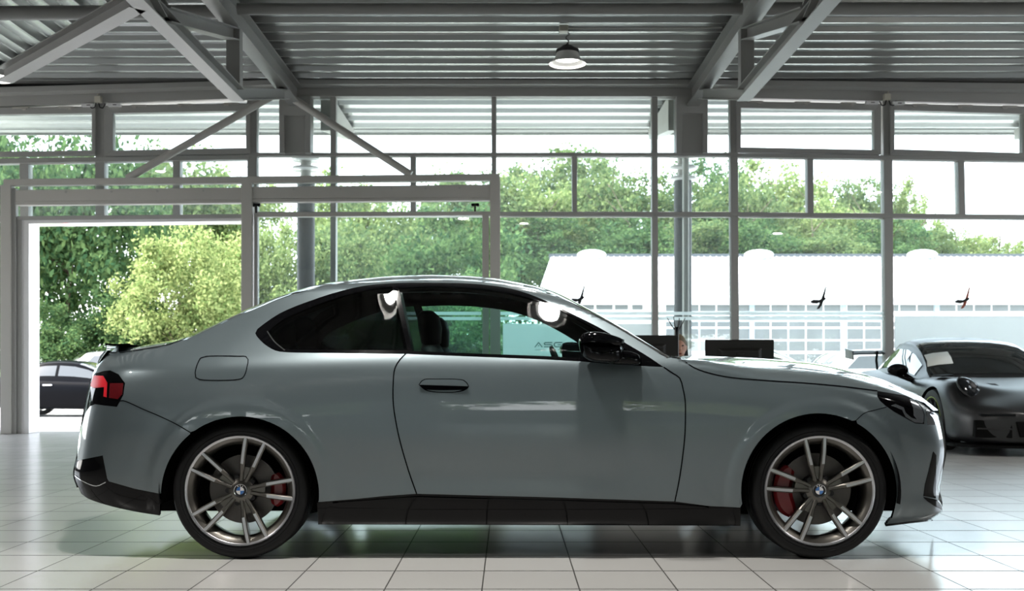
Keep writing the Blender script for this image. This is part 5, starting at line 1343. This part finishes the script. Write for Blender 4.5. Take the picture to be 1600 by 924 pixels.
MB().box((x0, DB - .34, ea - .22), (x1, DB - .26, ea + .02)).build('gutter', M['sheet_white'], wr_)
def xat(px): return (px - VX) * DB / F
def zat(py): return CH + (575 - py) * DB / F
rows_ = [(472.5, 487), (494, 496), (503, 511), (514, 530.5), (533.5, 549), (553, 569), (572, 588)]
for a, c, n in ((1039, 1172, 5), (1176, 1313.5, 5), (1322, 1459, 5), (1466, 1603, 5)):
    dr = MB().box((xat(a), DB - .06, -.3), (xat(c), DB + .02, zat(471))).build('garage_door', M['sheet_white'], wr_)
    w1 = (c - a) / n
    for k in range(n):
        b = MB()
        for yt, yb in rows_: b.box((xat(a + k * w1 + 1.2), DB - .075, zat(yb)), (xat(a + (k + 1) * w1 - 1.2), DB - .055, zat(yt)))
        b.build('pane_column', M['bl_pane'], dr)
for px in (1317.5, 1462.5, 1174):
    MB().box((xat(px - 4), DB - .12, -.3), (xat(px + 4), DB, zat(471))).build('pillar', M['bl_pillar'], wr_)
for a, c in ((905, 928), (932, 957), (961, 981), (988, 1004)):
    MB().box((xat(a), DB - .03, zat(484)), (xat(c), DB + .02, zat(474))).build('window', M['bl_pane'], wr_)
p = pt(1172, 454, DB - 1)
MB().box((p.x - .2, DB - .4, p.z - .06), (p.x + .2, DB - .2, p.z + .06)).build('wall_lamp', M['bl_pillar'], wr_, bevel=.02)
# ================================================================== desk corner behind the bonnet
M['screen_back'] = mat('monitor_black', (0.007, 0.007, 0.006), 0.45, spec=0.3, var=0.1)
M['desk'] = mat('desk_white', (0.62, 0.62, 0.60), 0.4, var=0.03)
M['skin'] = mat('skin', (0.50, 0.27, 0.19), 0.55, var=0.06, scale=14)
M['hair'] = mat('hair_grey_brown', (0.17, 0.13, 0.08), 0.7, var=0.3, scale=60)
M['shirt'] = mat('blue_shirt', (0.03, 0.05, 0.12), 0.8, var=0.15, scale=12)
M['trousers'] = mat('dark_trousers', (0.02, 0.02, 0.025), 0.8, var=0.15)
M['branch'] = mat('dark_twig', (0.014, 0.012, 0.010), 0.8, var=0.2)
dk = empty('reception_desk', (1.7, 9.75, 0), 'white desk behind the bonnet of the grey coupe', 'desk')
MB().box((.7, 9.35, .70), (2.75, 10.1, .735)).build('desk_top', M['desk'], dk, bevel=.006)
MB().box((.76, 9.42, .12), (2.69, 9.45, .70)).build('front_panel', M['desk'], dk)
for x in (.8, 2.65):
    for y in (9.42, 10.03): MB().box((x - .03, y - .03, 0), (x + .03, y + .03, .70)).build('leg', M['frame'], dk)
def monitor(px0, px1, py0, d, lab):
    a, c = pt(px0, py0, d), pt(px1, py0, d); zt = a.z; h = .345; x0, x1 = a.x, c.x; xm = (x0 + x1) / 2
    r = empty('monitor', (xm, d, .735), lab, 'monitor', 'monitors on the desk')
    b = MB(); b.box((x0, d, zt - h), (x1, d + .022, zt)); b.build('panel', M['screen_back'], r, bevel=.005)
    b = MB(); b.hexa([(xm - .16, d - .03, zt - .27), (xm + .16, d - .03, zt - .27), (xm + .2, d, zt - .29), (xm - .2, d, zt - .29), (xm - .16, d - .03, zt - .1), (xm + .16, d - .03, zt - .1), (xm + .2, d, zt - .07), (xm - .2, d, zt - .07)]); b.build('back_bulge', M['screen_back'], r, bevel=.01)
    b = MB(); b.box((xm - .03, d - .05, .745), (xm + .03, d - .03, zt - .12)); b.build('stand', M['screen_back'], r, bevel=.004)
    b = MB(); b.box((xm - .13, d - .12, .735), (xm + .13, d + .07, .747)); b.build('foot', M['screen_back'], r, bevel=.004)
monitor(953, 1060, 524, 9.62, 'black monitor at the windscreen foot, hiding the seated person'); monitor(1102, 1209.5, 531, 9.55, 'black monitor standing above the middle of the bonnet')
# tall vase with twigs
p = pt(1057.5, 500, 9.9); v = empty('twig_vase', (p.x, 9.9, .735), 'tall black vase with dark bare twigs behind the left monitor', 'vase')
zt = CH + (575 - 511) * 9.9 / F
MB().lathe([(0, .735), (.035, .735), (.022, .85), (.018, 1.1), (.019, zt - .06), (.021, zt), (.016, zt), (.014, zt - .05)], 24, c=(p.x, 9.9, 0)).build('vase', M['gloss_black'], v, smooth=True)
for dx, dy, ex in ((-15, -14, 0), (-5, -16, 1), (4, -14, 0), (13, -14, 1)):
    a = Vector((p.x, 9.9, zt - .05)); e = pt(1057.5 + dx, 511 + dy, 9.9 + .02 * ex); m_ = a.lerp(e, .5) + Vector((.006 * (1 if dx > 0 else -1), 0, .0))
    b = MB(); b.tube(a, m_, .006, 6, .005); b.tube(m_, e, .005, 6, .003); b.build('twig', M['branch'], v)
# office chair and seated person
cx, cy_ = 1.615, 10.45
ch = empty('office_chair', (cx, cy_ + .15, 0), 'black office chair under the person behind the left monitor', 'chair')
b = MB(); b.box((cx - .24, cy_ - .22, .43), (cx + .24, cy_ + .26, .50)); b.build('seat', M['matt_black'], ch, bevel=.03)
b = MB(); b.hexa([(cx - .22, cy_ + .22, .55), (cx + .22, cy_ + .22, .55), (cx + .22, cy_ + .28, .55), (cx - .22, cy_ + .28, .55), (cx - .12, cy_ + .24, 1.19), (cx + .145, cy_ + .24, 1.19), (cx + .145, cy_ + .29, 1.19), (cx - .12, cy_ + .29, 1.19)]); b.build('backrest', M['matt_black'], ch, bevel=.03)
b = MB(); b.tube((cx, cy_ + .02, .08), (cx, cy_ + .02, .43), .03); b.bar((cx, cy_ + .2, .46), (cx, cy_ + .27, .62), .06, .02)
b.build('column', M['matt_black'], ch)
for k in range(5):
    a = 2 * math.pi * k / 5; e = (cx + .3 * math.cos(a), cy_ + .02 + .3 * math.sin(a), .05)
    lg = MB().tube((cx, cy_ + .02, .10), e, .022, 8, .015).build('leg', M['matt_black'], ch)
    MB().tube((e[0] - .012, e[1], .028), (e[0] + .012, e[1], .028), .028, 12).build('castor', M['rubber'], lg)
def remesh(name, b, m, par, vox=.012):
    o = b.build(name, m, None, merge=False, recalc=False); md = o.modifiers.new('r', 'REMESH'); md.mode = 'VOXEL'; md.voxel_size = vox
    s = o.modifiers.new('s', 'SMOOTH'); s.iterations = 6; s.factor = .5
    dg = bpy.context.evaluated_depsgraph_get(); me = bpy.data.meshes.new_from_object(o.evaluated_get(dg)); o.modifiers.clear(); o.data = me
    me.polygons.foreach_set('use_smooth', [True] * len(me.polygons))
    if par is not None: set_parent(o, par)
    return o
def limb(b, pts):
    for (p0, r0), (p1, r1) in zip(pts[:-1], pts[1:]):
        b.tube(p0, p1, r0, 14, r1)
    for p_, r_ in pts:
        e = ell(p_, (r_, r_, r_), 14, 10); b.add(e.v, e.f)
hx, hy, hz = (1059.5 - VX) * 10.2 / F, 10.2, CH + (575 - 542.5) * 10.2 / F
pb = MB()
e = ell((hx, hy, hz), (.074, .096, .114), 24, 16); pb.add(e.v, e.f)
e = ell((hx, hy - .05, hz - .06), (.052, .05, .055), 18, 12); pb.add(e.v, e.f)                   # jaw
pb.hexa([(hx - .016, hy - .112, hz - .03), (hx + .016, hy - .112, hz - .03), (hx + .012, hy - .08, hz - .03), (hx - .012, hy - .08, hz - .03), (hx - .006, hy - .1, hz + .02), (hx + .006, hy - .1, hz + .02), (hx + .008, hy - .08, hz + .02), (hx - .008, hy - .08, hz + .02)])
for s in (-1, 1):
    e = ell((hx + s * .076, hy + .005, hz - .005), (.011, .022, .033), 12, 8); pb.add(e.v, e.f)
limb(pb, [((hx, hy + .02, hz - .05), .05), ((hx, hy + .07, hz - .17), .058), ((hx, hy + .12, hz - .24), .10)])
limb(pb, [((hx - .14, hy + .13, hz - .26), .062), ((hx, hy + .13, hz - .24), .085), ((hx + .14, hy + .13, hz - .26), .062)])
limb(pb, [((hx, hy + .14, hz - .3), .14), ((hx, hy + .18, hz - .5), .13), ((hx, hy + .2, .60), .14)])
for s in (-1, 1):
    limb(pb, [((hx + s * .18, hy + .12, hz - .27), .052), ((hx + s * .21, hy + .02, hz - .30 - .02), .044), ((hx + s * .19, hy - .12, .80), .038), ((hx + s * .12, hy - .26, .775), .026)])
    w0 = Vector((hx + s * .12, hy - .26, .775)); limb(pb, [(w0, .026), (w0 + Vector((-s * .03, -.08, -.005)), .03)])
    for k in range(4): f0 = w0 + Vector((-s * .03 + (k - 1.5) * .017, -.09, 0)); limb(pb, [(f0, .009), (f0 + Vector((-s * .006, -.04 - .008 * (1.5 - abs(k - 1.5)), .006)), .0085), (f0 + Vector((-s * .008, -.065, -.012)), .0075)])
    t0 = w0 + Vector((-s * .05, -.04, 0)); limb(pb, [(t0, .011), (t0 + Vector((-s * .025, -.035, 0)), .009)])
    limb(pb, [((hx + s * .09, hy + .2, .58), .10), ((hx + s * .11, hy - .2, .56), .075), ((hx + s * .11, hy - .22, .30), .055), ((hx + s * .11, hy - .18, .09), .04)])
    limb(pb, [((hx + s * .11, hy - .16, .05), .042), ((hx + s * .12, hy - .34, .035), .034)])
person = remesh('person', pb, M['skin'], None, .008)
tag(person, 'person in dark blue shirt seated at the desk, face half hidden behind the left monitor', 'person')
hb2 = MB(); rows = []
for i in range(12):
    p_ = math.radians(4 + i * 8.2)
    rows.append([(hx + .081 * math.sin(p_) * math.cos(t), hy + .012 + .104 * math.sin(p_) * math.sin(t) * (1 if math.sin(t) > 0 else .93), hz + .006 + .120 * math.cos(p_) + (.028 * max(0, -math.sin(t)) * (i / 11) ** 2)) for t in np.linspace(0, 2 * math.pi, 33)])
hb2.grid(rows); hb2.build('hair', M['hair'], person, smooth=True)
for s in (-1, 1):
    e = ell((hx + s * .03, hy - .088, hz + .012), (.012, .01, .006), 12, 8); e.build('eye', M['matt_black'], person, smooth=True)
e = ell((hx, hy - .096, hz - .062), (.022, .012, .005), 12, 8); e.build('mouth', M['caliper'], person, smooth=True)
sb = MB()
limb(sb, [((hx, hy + .11, hz - .215), .085), ((hx, hy + .14, hz - .3), .155), ((hx, hy + .18, hz - .5), .148), ((hx, hy + .2, .60), .155)])
limb(sb, [((hx - .14, hy + .13, hz - .26), .073), ((hx, hy + .13, hz - .25), .09), ((hx + .14, hy + .13, hz - .26), .073)])
for s in (-1, 1): limb(sb, [((hx + s * .18, hy + .12, hz - .27), .064), ((hx + s * .21, hy + .02, hz - .32), .057), ((hx + s * .19, hy - .12, .80), .048), ((hx + s * .135, hy - .23, .778), .036)])
remesh('shirt', sb, M['shirt'], person, .01)
tb = MB()
for s in (-1, 1): limb(tb, [((hx + s * .09, hy + .2, .58), .112), ((hx + s * .11, hy - .2, .56), .087), ((hx + s * .11, hy - .22, .30), .067), ((hx + s * .11, hy - .18, .10), .055)])
remesh('trousers', tb, M['trousers'], person, .012)
# ================================================================== light and camera
w = bpy.data.worlds.new('world'); SC.world = w; w.use_nodes = True
nt = w.node_tree; nt.nodes.clear()
out = nt.nodes.new('ShaderNodeOutputWorld'); bg = nt.nodes.new('ShaderNodeBackground')
sky = nt.nodes.new('ShaderNodeTexSky'); sky.sky_type = 'NISHITA'; sky.sun_disc = False
sky.sun_elevation = math.radians(52); sky.sun_rotation = math.radians(-95); sky.air_density = 1.0; sky.dust_density = 2.5
mx = nt.nodes.new('ShaderNodeMix'); mx.data_type = 'RGBA'; mx.inputs[0].default_value = 0.6
sc_ = nt.nodes.new('ShaderNodeVectorMath'); sc_.operation = 'SCALE'; sc_.inputs['Scale'].default_value = 0.22
nt.links.new(sky.outputs[0], sc_.inputs[0]); nt.links.new(sc_.outputs[0], mx.inputs[6]); mx.inputs[7].default_value = (1.5, 1.58, 1.65, 1)
nt.links.new(mx.outputs[2], bg.inputs[0]); bg.inputs[1].default_value = SKY_S
nt.links.new(bg.outputs[0], out.inputs[0])

sl = bpy.data.lights.new('sun', 'SUN'); sl.energy = SUN_S; sl.angle = math.radians(0.6); sl.color = (1.0, 0.95, 0.86)
so = bpy.data.objects.new('sun', sl); COL.objects.link(so)
az, el = math.radians(95), math.radians(48)
d = Vector((math.sin(az) * math.cos(el), -math.cos(az) * math.cos(el), -math.sin(el)))   # from beyond the glazing, slightly from the left
so.rotation_euler = d.to_track_quat('-Z', 'Y').to_euler()

cd = bpy.data.cameras.new('camera'); cam = bpy.data.objects.new('camera', cd); COL.objects.link(cam)
cam.location = (0, 0, CH); cam.rotation_euler = (math.radians(90), 0, 0)
cd.sensor_width = 36; cd.sensor_fit = 'HORIZONTAL'; cd.lens = F / 1600 * 36
cd.shift_x = (800 - VX) / 1600; cd.shift_y = (VY - 462) / 1600
cd.clip_start = 0.05; cd.clip_end = 500
cd.dof.use_dof = True; cd.dof.focus_distance = 5.3; cd.dof.aperture_fstop = 5.0
SC.camera = cam
SC.view_settings.view_transform = 'Standard'; SC.view_settings.look = 'None'; SC.view_settings.gamma = 1
SC.view_settings.use_curve_mapping = False; SC.view_settings.exposure = EXPO
cy = SC.cycles
cy.use_denoising = True
cy.max_bounces = 12; cy.diffuse_bounces = 5; cy.glossy_bounces = 5; cy.transparent_max_bounces = 24; cy.transmission_bounces = 8
cy.caustics_reflective = False; cy.caustics_refractive = False
cy.sample_clamp_indirect = 6.0
